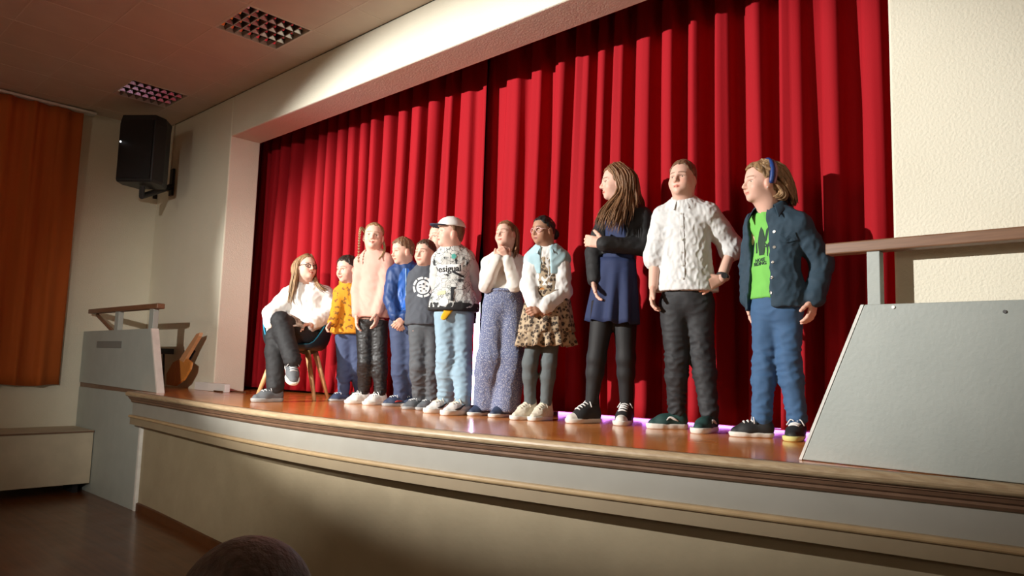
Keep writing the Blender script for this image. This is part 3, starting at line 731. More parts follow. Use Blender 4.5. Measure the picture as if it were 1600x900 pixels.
        if eyes == 'open':
            for sx in (-1, 1):
                ec = Lp(sx*.14, .264, .470); r = .057*hh; Vv = []; Ff = []; mi = []; nl, nr_ = 12, [0, .3, .62, .9, 1.3, 1.75, 2.2]
                for ti in nr_:
                    for k in range(nl):
                        b_ = 2*math.pi*k/nl; Vv.append(ec+r*(R@np.array([math.sin(ti)*math.cos(b_), math.cos(ti), math.sin(ti)*math.sin(b_)*.8])))
                for i in range(len(nr_)-1):
                    for k in range(nl): Ff.append((i*nl+k, i*nl+(k+1) % nl, (i+1)*nl+(k+1) % nl, (i+1)*nl+k)); mi.append(0 if i < 2 else 1)
                o = mesh_np('eye', Vv, Ff, None, s.root, True, mats=[m_iris, m_sclera], midx=mi)
    def hloc(s, V): q = ((V-s.C)@s.R)/s.hh; q[:, 2] += .5; return q
    def haircap(s, line, thick=.035, material=None, rough=.012, seed=1, name='hair', top=0.0, back=0.0, extra=None, locks=None, tip=True):
        """line: list of (local y, lowest local z) that the hair covers at the side"""
        S = SDF(s.C-.68*s.hh, s.C+.68*s.hh, .0055); Lp, R, hh = s.Lp, s.R, s.hh
        S.ell(Lp(0, -.06, .64+top*.5), np.array([.335+thick, .415+thick+back, .36+thick+top])*hh, R, .02)
        S.ell(Lp(0, -.18, .45), np.array([.30+thick, .26+thick+back, .34])*hh, R, .05*hh)
        ly, lz = zip(*sorted(line))
        C = s.C
        def cl(X, Y, Z):
            px, py, pz = X-C[0], Y-C[1], Z-C[2]
            y = (px*R[0, 1]+py*R[1, 1]+pz*R[2, 1])/hh; z = (px*R[0, 2]+py*R[1, 2]+pz*R[2, 2])/hh+.5; x = (px*R[0, 0]+py*R[1, 0]+pz*R[2, 0])/hh
            return (np.interp(y, ly, lz)+.02*np.sin(x*37+y*11)-z)*hh*.75
        S.clip(cl)
        if extra: extra(S)
        V, F = S.mesh(); nn = vnormals(V, F); V = V+nn*(fnoise(V, 160, seed, (1, 1, .35))*rough*.35+fnoise(V, 420, seed+5, (1, 1, .3))*rough*.2)[:, None]
        Vs = V; Fs = [tuple(f) for f in F.tolist()]
        if locks:
            for guides, n, r0, jit in locks:
                G_ = [curve_pts([np.asarray(p) if len(p) == 3 and isinstance(p, np.ndarray) else s.pt(*p) for p in g], 12) for g in guides]
                rg = random.Random(seed*7+n); add = [Vs]; cnt = len(Vs)
                for i in range(n):
                    u = rg.random()*(len(G_)-1) if len(G_) > 1 else 0; a = min(int(u), max(len(G_)-2, 0)); u -= a
                    P = G_[a]*(1-u)+G_[min(a+1, len(G_)-1)]*u if len(G_) > 1 else G_[0].copy()
                    off = np.array([rg.gauss(0, 1) for _ in range(3)])*jit; wv = np.linspace(0, 1, 12)[:, None]; phs = rg.random()*6.28
                    P = P+off*(.4+.6*wv)+np.array([rg.gauss(0, 1), rg.gauss(0, 1), 0])*jit*.7*np.sin(wv*(5+3*rg.random())+phs)*wv
                    k = rg.choice((12, 12, 11, 10, 9, 8))
                    rad = r0*(.7+.6*rg.random())*np.interp(np.linspace(0, 1, k), [0, .15, .7, 1], [.6, 1, .85, .12])
                    v, f = tube_np(P[:k], rad, 5); add.append(v); Fs += [tuple(j+cnt for j in ff) for ff in f]; cnt += len(v)
                Vs = np.concatenate(add)
        return mesh_np(name, Vs, Fs, material, s.root)
    # ---- the body itself, one mesh: trunk and limbs under the clothes, hands and head
    def body(s, bare=()):
        J = s.J; keys = [k for k in J if k[0] in 'NPSEWHKA' and len(k) <= 2]; lo, hi = s.bbox(keys, .14); S = SDF(lo, hi, .014)
        s.torso(S, -.012, .04, hipr=.115)
        for sd in 'LR':
            if 'E'+sd in J: s.arm(S, sd, -.006 if sd not in bare else 0.0)
            if 'K'+sd in J: s.leg(S, sd, -.014)
        V, F = S.mesh(); V = relax(V, F, 1); P = [(V, F, np.tile(s.skin, (len(V), 1)))]
        for sd in bare:
            S = SDF(*s.bbox(['E'+sd, 'W'+sd, 'S'+sd], .09), .007); s.arm(S, sd, .002); V, F = S.mesh(); P.append((V, F, np.tile(s.skin, (len(V), 1))))
        P += s.parts; Vs = np.concatenate([p[0] for p in P]); cs = np.concatenate([p[2] for p in P]); n = 0; Fs = []
        for p in P: Fs.append(p[1]+n); n += len(p[0])
        mesh_np('body', Vs, np.concatenate(Fs), skin_mat(), s.root, vcol=cs)
    # ---- clothes
    def garment(s, name, fn, box, material, h=.0085, wr=(.003, 85, (1, 1, .7)), seed=1, rel=1, key=None, parent=None, weight=None):
        S = SDF(box[0], box[1], h); fn(S); V, F = S.mesh(); V = relax(V, F, rel)
        if wr:
            nn = vnormals(V, F); n1 = fnoise(V, wr[1], seed, wr[2]); n2 = fnoise(V, wr[1]*2.1, seed+3, wr[2])
            d = np.clip(1-np.abs(n1)*2.6, -.6, 1)*.8+n2*.25
            if weight is not None: d = d*weight(V)
            V = V+nn*(d*wr[0])[:, None]
        o = mesh_np(name, V, F, material, parent or s.root); s.surf[key or name] = (V, F); return o
    def neckhole(s, S, r=.062, drop=.0, fwd=.02):
        J = s.J; S.ell(J['N']+s.up*(.055-drop)+s.fw*fwd, np.array([r, r*.95, .075])*s.sc*1.05, np.stack([s.rt, s.fw, s.up], 1), .008, True)
    def ring(s, name, c, rx, ry, tr, material, tilt=0.0, parent=None, axes=None, wob=0):
        rt, fw, up = axes or (s.rt, s.fw, s.up); P = []
        for k in range(29):
            a = 2*math.pi*k/28; P.append(c+rt*rx*math.cos(a)+fw*ry*math.sin(a)+up*(tilt*math.sin(a)+wob*math.sin(3*a)))
        mb = MB(); mb.tube(P, tr, 8); return mb.obj(name, material, parent or s.root, smooth=True)
    def top(s, material, hem, name='sweater', sleeves=(('L', 1.0), ('R', 1.0)), g=.014, fat=1.0, chest=1.0, wr=(.003, 85, (1, 1, .7)), seed=1, hole=True, sl_r=(.046, .041, .034), hemr=None, low=True, h=.0085, pre=None, post=None, neck=.062, hipr=.135, hemtilt=None, key=None, drop=0.0):
        J = s.J; hz = hem[2] if isinstance(hem, np.ndarray) else s.pt(*hem)[2]
        low_ = np.array([J['P'][0], J['P'][1], min(hz-.02, J['P'][2]-.02)])
        names = ['N', 'P', 'SL', 'SR']+[k+sd for sd, _ in sleeves for k in 'EW']
        lo, hi = s.bbox(names, .2); lo[2] = min(lo[2], hz-.03)
        def fn(S):
            s.torso(S, g, .05, low_, fat, chest, hipr, hemr)
            if hemtilt is None: S.above(hz)
            else: S.clip(lambda X, Y, Z: hz-Z+hemtilt*((X-J['P'][0])*s.rt[0]+(Y-J['P'][1])*s.rt[1]))
            for sd, up_ in sleeves: s.arm(S, sd, g*.6, sl_r, up_, .022)
            if pre: pre(S)
            if hole: s.neckhole(S, neck, drop)
            if post: post(S)
        return s.garment(name, fn, (lo, hi), material, h, wr, seed, key=key)
    def trousers(s, material, r=(.086, .062, .05), waist=None, ankle=None, g=.004, wr=(.004, 70, (.75, .75, 1.2)), seed=2, name='trousers', hipr=.135, fat=1.0, sides='LR', h=.0085, k=.03, flare=None):
        J = s.J; lo, hi = s.bbox([q+sd for sd in sides for q in 'HKA']+['P'], .17); lo[2] = max(lo[2], STAGE+.004)
        az = ankle
        def fn(S):
            S.cone(J['P']+s.up*.03, J['P']-s.up*.03, hipr*s.sc*(.5+.5*fat)+g, hipr*s.sc*(.5+.5*fat)+g, .04, (s.fw, .74))
            for sd in sides:
                s.leg(S, sd, g, r, k)
                a = J['A'+sd]
                if flare: S.cone(J['K'+sd], a-UPV*.05, r[1]*s.sc+g, flare*s.sc, .03)
            if waist is not None: S.below(waist)
            if az is not None: S.above(az)
        def wt(V):
            q = np.full(len(V), .45)
            for sd in sides:
                for kk, ww in (('K', .7), ('A', .9)):
                    q = q+ww*np.exp(-(((V-J[kk+sd])**2).sum(1))/(.11**2))
            return q
        return s.garment(name, fn, (lo, hi), material, h, wr, seed, weight=wt)
    def skirt(s, name, top_c, bot_c, r0, r1, material, folds=14, amp=.02, depth=.75, z_wave=.006, rows=14, seed=1, belly=.0):
        rg = np.random.RandomState(seed); n = folds*10; V = []; pa = rg.rand(4)*6.28
        for j in range(rows):
            v = j/(rows-1); c = top_c+(bot_c-top_c)*v; r = r0+(r1-r0)*(v**.85)+belly*math.sin(math.pi*v)
            for k in range(n):
                a = 2*math.pi*k/n; wv = math.sin(folds*a+pa[0]+.6*math.sin(2*a+pa[1]))+.5*math.sin(folds*.5*a+pa[2]); rr = r+amp*v*wv*.7
                V.append(c+s.rt*rr*math.cos(a)+s.fw*rr*depth*math.sin(a)+UPV*z_wave*v*wv)
        F = np.array([(j*n+k, (j+1)*n+k, (j+1)*n+(k+1) % n, j*n+(k+1) % n) for j in range(rows-1) for k in range(n)])
        o = mesh_np(name, V, F[:, ::-1], material, s.root); so = o.modifiers.new('solid', 'SOLIDIFY'); so.thickness = .005; s.surf[name] = (np.array(V), F); return o
    def decal(s, name, shapes, target, center, material, rt=None, up=None, off=.0022, parent=None):
        """shapes: list of 2-D polygons (metres, about the centre) laid on the surface of a garment"""
        V, F = s.surf[target]; bv = BVHTree.FromPolygons(V.tolist(), F.tolist()); rt = s.rt if rt is None else rt; up = s.up if up is None else up; fw = np.cross(rt, up)
        bm = bmesh.new()
        for P in shapes:
            vs = [bm.verts.new((x, y, 0)) for x, y in P]
            try: bm.faces.new(vs)
            except ValueError: pass
        return s._decal(name, bm, bv, center, rt, up, fw, material, off, parent)
    def text(s, name, txt, size, target, center, material, rt=None, up=None, off=.0022, bold=.0):
        V, F = s.surf[target]; bv = BVHTree.FromPolygons(V.tolist(), F.tolist()); rt = s.rt if rt is None else rt; up = s.up if up is None else up; fw = np.cross(rt, up)
        cu = bpy.data.curves.new('lettering', 'FONT'); cu.body = txt; cu.size = size; cu.align_x = 'CENTER'; cu.align_y = 'CENTER'; cu.offset = bold; cu.resolution_u = 3; cu.space_line = .8
        ob = bpy.data.objects.new('lettering_tmp', cu); col.objects.link(ob); bpy.context.view_layer.update()
        me = ob.evaluated_get(bpy.context.evaluated_depsgraph_get()).to_mesh(); bm = bmesh.new(); bm.from_mesh(me); ob.to_mesh_clear(); bpy.data.objects.remove(ob); bpy.data.curves.remove(cu)
        return s._decal(name, bm, bv, center, rt, up, fw, material, off, None)
    def _decal(s, name, bm, bv, center, rt, up, fw, material, off, parent):
        bmesh.ops.triangulate(bm, faces=bm.faces)
        for _ in range(4):
            e = [e for e in bm.edges if e.calc_length() > .014]
            if not e: break
            bmesh.ops.subdivide_edges(bm, edges=e, cuts=1); bmesh.ops.triangulate(bm, faces=bm.faces)
        ok = []
        for v in bm.verts:
            p = center+rt*v.co.x+up*v.co.y; h_ = bv.ray_cast(Vector(p+fw*.35), Vector(-fw))
            v.co = (h_[0]+Vector(fw)*off) if h_[0] is not None and abs((h_[0]-Vector(p)).dot(Vector(fw))) < .2 else Vector((0, 0, -99))
        bmesh.ops.delete(bm, geom=[v for v in bm.verts if v.co.z < -50], context='VERTS')
        for v in bm.verts: v.co -= Vector(s.B)
        me = bpy.data.meshes.new(name); bm.to_mesh(me); bm.free(); me.materials.append(material); o = bpy.data.objects.new(name, me); col.objects.link(o); o.parent = s.root; return o
    def collar(s, material, name='collar', h=.05, flare=.030, point=.045, gap=.30, r=.058):
        """turned-down shirt collar: a folded band round the neck that ends in two points"""
        V = []; n = 41; J = s.J; k = s.sc
        rows = ((0, .012), (0, 1.0), (.35, 1.02), (1.0, .0))
        for i in range(n):
            t = -1+2*i/(n-1); th = math.pi+t*(math.pi-gap); fr = max(0, math.cos(th)); d = s.rt*math.sin(th)+s.fw*math.cos(th)*.98; e = abs(t)**8
            for o_, z_ in rows:
                rr = r+flare*o_*(1+.5*e); zz = h*z_*(1-.25*fr)-.018*fr-(point*e if o_ == 1.0 else 0)-.010*fr
                V.append(J['N']+d*rr*k+s.fw*.012*fr+s.up*(zz+.008)*k+s.rt*math.copysign(.010*e*o_, math.sin(th)))
        m_ = len(rows); F = np.array([(i*m_+j, (i+1)*m_+j, (i+1)*m_+j+1, i*m_+j+1) for i in range(n-1) for j in range(m_-1)])
        o = mesh_np(name, V, F, material, s.root); q = o.modifiers.new('solid', 'SOLIDIFY'); q.thickness = .005; q.offset = 0
        b = o.modifiers.new('sub', 'SUBSURF'); b.levels = 1; b.render_levels = 1
        return o
    def glasses(s, material, r=.088, thick=.008):
        root = empty('glasses', s.C); root.parent = s.root; root.location = s.C-s.B; Lp = s.Lp
        def part(P, rad, name='frame'):
            mb = MB(); mb.tube(P, rad*s.hh, 6); o = mb.obj(name, material, None, smooth=True); o.parent = root; o.data.transform(Matrix.Translation(-Vector(s.C)))
        for sx in (-1, 1):
            part([Lp(sx*(.15+.0)+r*math.cos(a), .372-.05*abs(math.cos(a))*(1 if math.cos(a)*sx > 0 else 0), .465+r*.82*math.sin(a)) for a in np.linspace(0, 2*math.pi, 25)], thick, 'rim')
            part([Lp(sx*(.15+r), .33, .49), Lp(sx*.34, .22, .5), Lp(sx*.365, -.02, .49)], thick*.8, 'temple')
        part([Lp(-.065, .375, .49), Lp(0, .395, .505), Lp(.065, .375, .49)], thick*.8, 'bridge')
def disc(cx, cy, r, n=18, ry=None, rot=0):
    ry = ry or r; return [(cx+r*math.cos(2*math.pi*k/n)*math.cos(rot)-ry*math.sin(2*math.pi*k/n)*math.sin(rot), cy+r*math.cos(2*math.pi*k/n)*math.sin(rot)+ry*math.sin(2*math.pi*k/n)*math.cos(rot)) for k in range(n)]
# ------------------------------------------------------------------ cloth materials
def cloth(name, c, rough=.8, n=.3, wrk=.35, ws=28, b=.15, **k): return mat(name, c, rough, noise=(9, n, tuple(x*.72 for x in c)), wrinkle=(ws*.36, wrk*.8), bump=(400, b*.5), **k)
c_white = cloth('white_cotton', (.80, .79, .76), n=.1)
c_crump = cloth('crumpled_white_linen', (.70, .71, .70), n=.25, wrk=.7, ws=34)
c_cream = cloth('cream_knit', (.78, .74, .68), n=.12, b=.3)
c_pink = cloth('pale_pink_knit', (.66, .36, .29), n=.15, b=.3)
c_black = cloth('black_cloth', (.012, .012, .013), .75)
c_blackj = cloth('black_denim', (.020, .021, .024), .7, wrk=.6)
c_leather = cloth('black_leather_look', (.014, .014, .015), .5, wrk=.45, ws=60)
c_navyt = cloth('navy_trouser_cloth', (.045, .065, .135), .8)
c_navy = cloth('navy_dress_cloth', (.014, .026, .085), .8)
c_blue = cloth('blue_jacket_cloth', (.010, .045, .17), .55)
c_dgrey = cloth('dark_grey_sweat', (.07, .078, .095), .85)
c_greyj = cloth('grey_denim', (.085, .094, .104), .8, wrk=.6)
c_ljean = cloth('light_blue_denim', (.29, .43, .53), .8, n=.45, wrk=.6)
c_jean = cloth('blue_denim', (.045, .115, .24), .8, n=.45, wrk=.6)
c_jacket = cloth('dark_teal_denim', (.022, .050, .078), .8, n=.5, wrk=.5)
c_green = cloth('green_tee_cotton', (.17, .52, .09), .8)
c_yellow = cloth('mustard_hoodie', (.62, .25, .008), .85)
c_lblue = cloth('light_blue_vest_cloth', (.42, .62, .68), .8)
c_grsl = cloth('pale_grey_sweat', (.55, .58, .56), .85)
c_tgrey = cloth('grey_tights', (.10, .12, .125), .75, wrk=.15)
c_tblack = cloth('black_tights', (.008, .008, .009), .7, wrk=.1)
c_paleb = cloth('pale_blue_cotton', (.40, .62, .70), .8)
r_white = mat('rubber_white', (.72, .69, .62), .6); r_whiter = mat('shoe_white_leather', (.76, .74, .70), .5, wrinkle=(40, .2)); r_cream = mat('cream_shoe', (.66, .60, .48), .6, wrinkle=(40, .3))
r_black = mat('black_canvas', (.013, .014, .015), .65, bump=(300, .2)); r_grey = mat('grey_canvas', (.11, .12, .13), .7, bump=(300, .2)); r_gsole = mat('grey_rubber', (.33, .33, .32), .6)
r_navy = mat('navy_shoe', (.03, .045, .09), .6); r_green = mat('dark_green_suede', (.012, .05, .045), .7); r_yel = mat('pale_yellow_rubber', (.62, .58, .22), .6); m_lace = mat('lace_white', (.75, .73, .7), .7); m_lgrey = mat('lace_grey', (.45, .46, .46), .7)
r_red = mat('red_trim', (.35, .03, .03), .6)

def leopard():
    M = mat('leopard_print', (.45, .33, .2), .85); N, L, b = nodes_of(M); tc = N.new('ShaderNodeTexCoord')
    v = N.new('ShaderNodeTexVoronoi'); v.inputs['Scale'].default_value = 42; L.new(tc.outputs['Object'], v.inputs[0])
    n = N.new('ShaderNodeTexNoise'); n.inputs['Scale'].default_value = 70; L.new(tc.outputs['Object'], n.inputs[0])
    ad = N.new('ShaderNodeMath'); ad.operation = 'MULTIPLY_ADD'; ad.inputs[1].default_value = .5; L.new(n.outputs['Fac'], ad.inputs[0]); L.new(v.outputs['Distance'], ad.inputs[2])
    r = N.new('ShaderNodeValToRGB'); e = r.color_ramp.elements; e[0].position = .0; e[0].color = (.11, .07, .045, 1); e[1].position = 1; e[1].color = (.46, .36, .24, 1)
    for p, c in ((.47, (.11, .07, .045, 1)), (.50, (.02, .016, .014, 1)), (.63, (.025, .02, .016, 1)), (.68, (.30, .22, .14, 1))): x = e.new(p); x.color = c
    L.new(ad.outputs[0], r.inputs[0]); L.new(r.outputs[0], b.inputs['Base Color']); return M
def wavy():
    M = mat('blue_white_print', (.4, .45, .55), .85, wrinkle=(26, .3)); N, L, b = nodes_of(M); tc = N.new('ShaderNodeTexCoord')
    v = N.new('ShaderNodeTexVoronoi'); v.inputs['Scale'].default_value = 140; v.distance = 'MANHATTAN'; L.new(tc.outputs['Object'], v.inputs[0])
    r = N.new('ShaderNodeValToRGB'); e = r.color_ramp.elements; e[0].position = .42; e[0].color = (.48, .50, .56, 1); e[1].position = .55; e[1].color = (.13, .155, .27, 1)
    L.new(v.outputs['Distance'], r.inputs[0]); L.new(r.outputs[0], b.inputs['Base Color']); return M
def comic():
    M = mat('black_white_print', (.8, .8, .8), .85, wrinkle=(26, .3)); N, L, b = nodes_of(M); tc = N.new('ShaderNodeTexCoord')
    v = N.new('ShaderNodeTexVoronoi'); v.inputs['Scale'].default_value = 24; v.feature = 'DISTANCE_TO_EDGE'
    n = N.new('ShaderNodeTexNoise'); n.inputs['Scale'].default_value = 20; n.inputs['Detail'].default_value = 4
    L.new(tc.outputs['Object'], v.inputs[0]); L.new(tc.outputs['Object'], n.inputs[0])
    v2 = N.new('ShaderNodeTexVoronoi'); v2.inputs['Scale'].default_value = 17; L.new(tc.outputs['Object'], v2.inputs[0])
    r = N.new('ShaderNodeValToRGB'); e = r.color_ramp.elements; r.color_ramp.interpolation = 'CONSTANT'; e[0].position = 0; e[0].color = (.03, .03, .035, 1); e[1].position = .016; e[1].color = (.74, .75, .73, 1)
    L.new(v.outputs['Distance'], r.inputs[0])
    r2 = N.new('ShaderNodeValToRGB'); r2.color_ramp.interpolation = 'CONSTANT'; e = r2.color_ramp.elements; e[0].position = 0; e[0].color = (.82, .83, .80, 1); e[1].position = .66; e[1].color = (.04, .04, .045, 1); x = e.new(.59); x.color = (.45, .47, .47, 1); x = e.new(.37); x.color = (.8, .8, .78, 1); x = e.new(.345); x.color = (.10, .10, .1, 1)
    L.new(n.outputs['Fac'], r2.inputs[0])
    mx = N.new('ShaderNodeMix'); mx.data_type = 'RGBA'; mx.blend_type = 'MULTIPLY'; mx.inputs[0].default_value = 1; L.new(r.outputs[0], mx.inputs[6]); L.new(r2.outputs[0], mx.inputs[7]); L.new(mx.outputs[2], b.inputs['Base Color']); return M
def spotted_yellow():
    M = c_yellow.copy(); M.name = 'mustard_print'; N, L, b = nodes_of(M); tc = N.new('ShaderNodeTexCoord')
    n = N.new('ShaderNodeTexNoise'); n.inputs['Scale'].default_value = 30; n.inputs['Detail'].default_value = 1; L.new(tc.outputs['Object'], n.inputs[0])
    r = N.new('ShaderNodeValToRGB'); e = r.color_ramp.elements; e[0].position = .60; e[0].color = (.62, .25, .008, 1); e[1].position = .63; e[1].color = (.22, .09, .012, 1); L.new(n.outputs['Fac'], r.inputs[0]); L.new(r.outputs[0], b.inputs['Base Color']); return M
SK_F = (.74, .46, .36); SK_M = (.70, .43, .33); SK_B = (.42, .23, .15)
h_brown = hair_mat('brown', (.27, .135, .06)); h_short = hair_mat('short_brown', (.10, .06, .038)); h_lbrown = hair_mat('light_brown', (.24, .13, .07)); h_blond = hair_mat('dark_blond', (.38, .23, .11)); h_black = hair_mat('black', (.014, .011, .010)); h_dark = hair_mat('dark_brown', (.035, .024, .018)); h_red = hair_mat('reddish_blond', (.30, .15, .07))
BOY = [(-.5, .20), (-.25, .26), (-.08, .42), (.04, .60), (.16, .66), (.27, .80), (.5, .84)]
LONG = [(-.5, .12), (-.1, .18), (.04, .52), (.16, .68), (.28, .82), (.5, .86)]
TILT = lambda p, v: p

# ================= girl in the open denim jacket (right end of the row)
p = Person('person in open denim jacket and green tee with blue headband, at the right end', (1210, 684), SK_F, .95)
p.foot('L', (1175, 683), 78); p.foot('R', (1243, 688), 12)
p.joints(N=(1204, 333, 0), P=(1213, 470, 0), SL=(1182, 350, -.07), SR=(1248, 352, .05), EL=(1172, 415, -.12), WL=(1172, 468, -.10), ER=(1285, 412, .0), WR=(1273, 466, .07), HL=(1197, 488, -.02), HR=(1231, 488, .02), KL=(1194, 570, .0), KR=(1233, 566, .03))
p.head((1188, 285, .04), 66, 62, 0, smile=.2, brow=(.22, .13, .07))
p.hand('R', p.pt(1268, 492, .08), -p.rt, p.fw, 25); p.hand('L', p.pt(1174, 490, -.1), p.rt, p.fw, 20); p.body()
p.trousers(c_jean, (.079, .057, .049), ankle=STAGE+.062, waist=p.pt(1213, 462)[2], wr=(.0060, 78, (.6, .6, 1.35)))
for sd in 'LR': p.shoe(sd, r_black, r_white if sd == 'L' else r_yel, laces=m_lace)
p.top(c_green, (1195, 466, .05), 'tee', sleeves=(), g=.010, neck=.066, wr=(0.0029, 69, (1, 1, .6)), hipr=.128)
Jn = p.J
def opening(S):
    c = p.J['N']-p.rt*.045; up, rt, fw = p.up, p.rt, p.fw
    def cl(X, Y, Z):
        x = (X-c[0])*rt[0]+(Y-c[1])*rt[1]+(Z-c[2])*rt[2]; y = (X-c[0])*fw[0]+(Y-c[1])*fw[1]+(Z-c[2])*fw[2]; z = (X-c[0])*up[0]+(Y-c[1])*up[1]+(Z-c[2])*up[2]
        wd = np.clip(.066-.03*z, .04, .085)
        return np.minimum(wd-np.abs(x+.006), y+.0)*.9
    S.clip(cl)
p.top(c_jacket, (1210, 482, .05), 'jacket', g=.024, sl_r=(.049, .047, .042), neck=.078, post=opening, wr=(0.0046, 78, (1, 1, .7)), seed=5, hipr=.14, fat=1.05, hemtilt=.05)
# jacket collar, pocket flaps, buttons
p.collar(c_jacket, h=.055, flare=.045, point=.06, gap=.75, r=.068)
pc = p.pt(1230, 370, .1); p.decal('pocket_flap', [[(-.045, .02), (.045, .02), (.045, -.02), (0, -.035), (-.045, -.02)]], 'jacket', pc, c_jacket, off=.007)
m_btn = mat('metal_button', (.3, .28, .25), .35, .9)
for k in range(5): p.decal('button', [disc(0, 0, .008)], 'jacket', p.pt(1209, 362+24*k, .1), m_btn, off=.004)
m_ink = mat('tee_ink', (.02, .05, .03), .8)
ct = p.pt(1190, 392, .1); vr = p.n*0+p.rt
p.decal('print', [[(-.016, -.075), (.018, -.075), (.026, .0), (.016, .06), (.002, .085), (-.014, .055), (-.026, .0)]], 'tee', p.pt(1180, 376, .1), m_ink)
p.decal('print', [[(.0, -.05), (.004, -.05), (.006, .0), (.03, .012), (.008, .010), (.02, .034), (.002, .014), (-.014, .03), (-.006, .008), (-.028, .004), (-.002, .0)]], 'tee', p.pt(1193, 385, .1), m_ink)
p.decal('print', [[(-.012, -.03), (.0, -.034), (.016, .02), (.02, .045), (.004, .03)]], 'tee', p.pt(1190, 366, .1), m_ink)
p.decal('print', [[(-.006, -.03), (.006, -.03), (.004, .03), (-.006, .03)]], 'tee', p.pt(1168, 385, .1), m_ink)
p.text('lettering', 'NOSE\nRIDING', .026, 'tee', p.pt(1179, 408, .1), m_ink, bold=.001)
Lp = p.Lp
p.haircap(LONG, .04, h_blond, seed=3, back=.05, locks=[
    ([[Lp(.3, .1, .82), Lp(.39, -.15, .66), Lp(.38, -.40, .46), Lp(.3, -.62, .18), Lp(.24, -.72, -.02)], [Lp(.2, .0, 1.0), Lp(.3, -.42, .85), Lp(.28, -.66, .5), Lp(.2, -.80, .15), Lp(.14, -.86, -.04)], [Lp(.0, .0, 1.04), Lp(.0, -.5, .88), Lp(.0, -.70, .5), Lp(.0, -.78, .15), Lp(.0, -.80, -.1)], [Lp(-.3, .1, .8), Lp(-.38, -.15, .62), Lp(-.33, -.45, .42), Lp(-.2, -.62, .15), Lp(-.15, -.62, -.1)]], 190, .008, .008),
    ([[Lp(.37, -.12, .5), Lp(.36, -.25, .36), Lp(.34, -.36, .22), Lp(.33, -.30, .12), Lp(.33, -.16, .10)], [Lp(.3, -.3, .5), Lp(.33, -.45, .3), Lp(.33, -.5, .14), Lp(.32, -.42, .03), Lp(.32, -.28, .02)]], 40, .008, .006)])
mb = MB(); P = [Lp(.415*math.cos(a), -.10-.05*math.sin(a), .60+.46*math.sin(a)) for a in np.linspace(-.45, math.pi+.45, 26)]
mb.tube(P, .06*p.hh, 8, flat=(nrm(Lp(0, 1, 0)-Lp(0, 0, 0)), 1.0)); 
mb.obj('headband', cloth('blue_headband', (.01, .045, .2), .5), p.root, smooth=True)
mb = MB(); mb.tube([q+(Lp(0, -.085, 0)-Lp(0, 0, 0)) for q in P], .036*p.hh, 6); mb.obj('headband_trim', cloth('pink_trim', (.5, .25, .3), .6), p.root, smooth=True)
mb = MB(); mb.tube([Lp(.36, .0, .30), Lp(.365, .0, .285)], .02*p.hh, 8); mb.obj('earring', mat('pearl', (.8, .8, .75), .2), p.root, smooth=True)

# ================= person in the crumpled white shirt
p = Person('person in crumpled white short-sleeved shirt with left hand on the hip', (1074, 672), SK_F, 1.0)
p.foot('L', (1043, 670), 72); p.foot('R', (1102, 676), 25)
p.joints(N=(1068, 320, 0), P=(1073, 458, 0), SL=(1038, 340, -.02), SR=(1106, 336, .02), EL=(1024, 400, -.02), WL=(1021, 448, .04), ER=(1143, 386, -.04), WR=(1127, 436, .06), HL=(1054, 478, 0), HR=(1092, 478, 0), KL=(1057, 563, .02), KR=(1098, 559, .02))
p.head((1066, 280, .05), 58, 24, 4, brow=(.13, .075, .045), jaw=1.08)
p.hand('L', p.pt(1018, 478, .06), p.rt, p.fw, 28); p.hand('R', p.pt(1092, 452, .12), -p.fw-p.rt*.2, p.up, 18, 9); p.body(bare='LR')
p.trousers(c_blackj, (.088, .060, .048), ankle=STAGE+.06, waist=p.pt(1073, 456)[2], hipr=.14, wr=(.0060, 78, (.6, .6, 1.35)))
for sd in 'LR': p.shoe(sd, r_green, r_white, laces=None, mark=(r_whiter, [(-.2, .2), (-.02, .28), (.08, .22)]), chunky=.3)
p.top(c_crump, (1073, 455, .05), 'shirt', h=.007, sleeves=(('L', .12), ('R', .12)), g=.020, sl_r=(.056, .056, .05), fat=1.16, chest=1.05, wr=(.0038, 120, (1, 1, .75)), seed=9, neck=.066, hipr=.142)
p.collar(c_crump)
mid = lambda t: p.J['N']+(p.J['P']-p.J['N'])*t+p.fw*.1
p.decal('placket', [[(-.012, -.19), (.012, -.19), (.012, .20), (-.012, .20)]], 'shirt', p.J['N']*.5+p.J['P']*.5, c_crump, off=.004)
for k in range(6): p.decal('button', [disc(0, 0, .0055)], 'shirt', p.J['N']+(p.J['P']-p.J['N'])*(.14+.145*k), mat('shirt_button', (.6, .58, .52), .3), off=.007)
d = nrm(p.J['WR']-p.J['ER']); a1 = nrm(np.cross(d, p.up)); a2 = np.cross(d, a1); wc = p.J['WR']-d*.02
p.ring('watch_strap', wc, .031, .029, .009, m_dark, axes=(a1, a2, d))
mb = MB(); v = nrm(p.n+p.right*.3); mb.tube([wc+v*.030, wc+v*.040], .018, 14); mb.obj('watch_face', mat('watch_glass', (.02, .02, .03), .15), p.root)
p.haircap([(-.5, .24), (-.25, .3), (-.08, .46), (.05, .62), (.16, .68), (.26, .84), (.5, .88)], .022, h_lbrown, rough=.01, seed=2, top=.03)

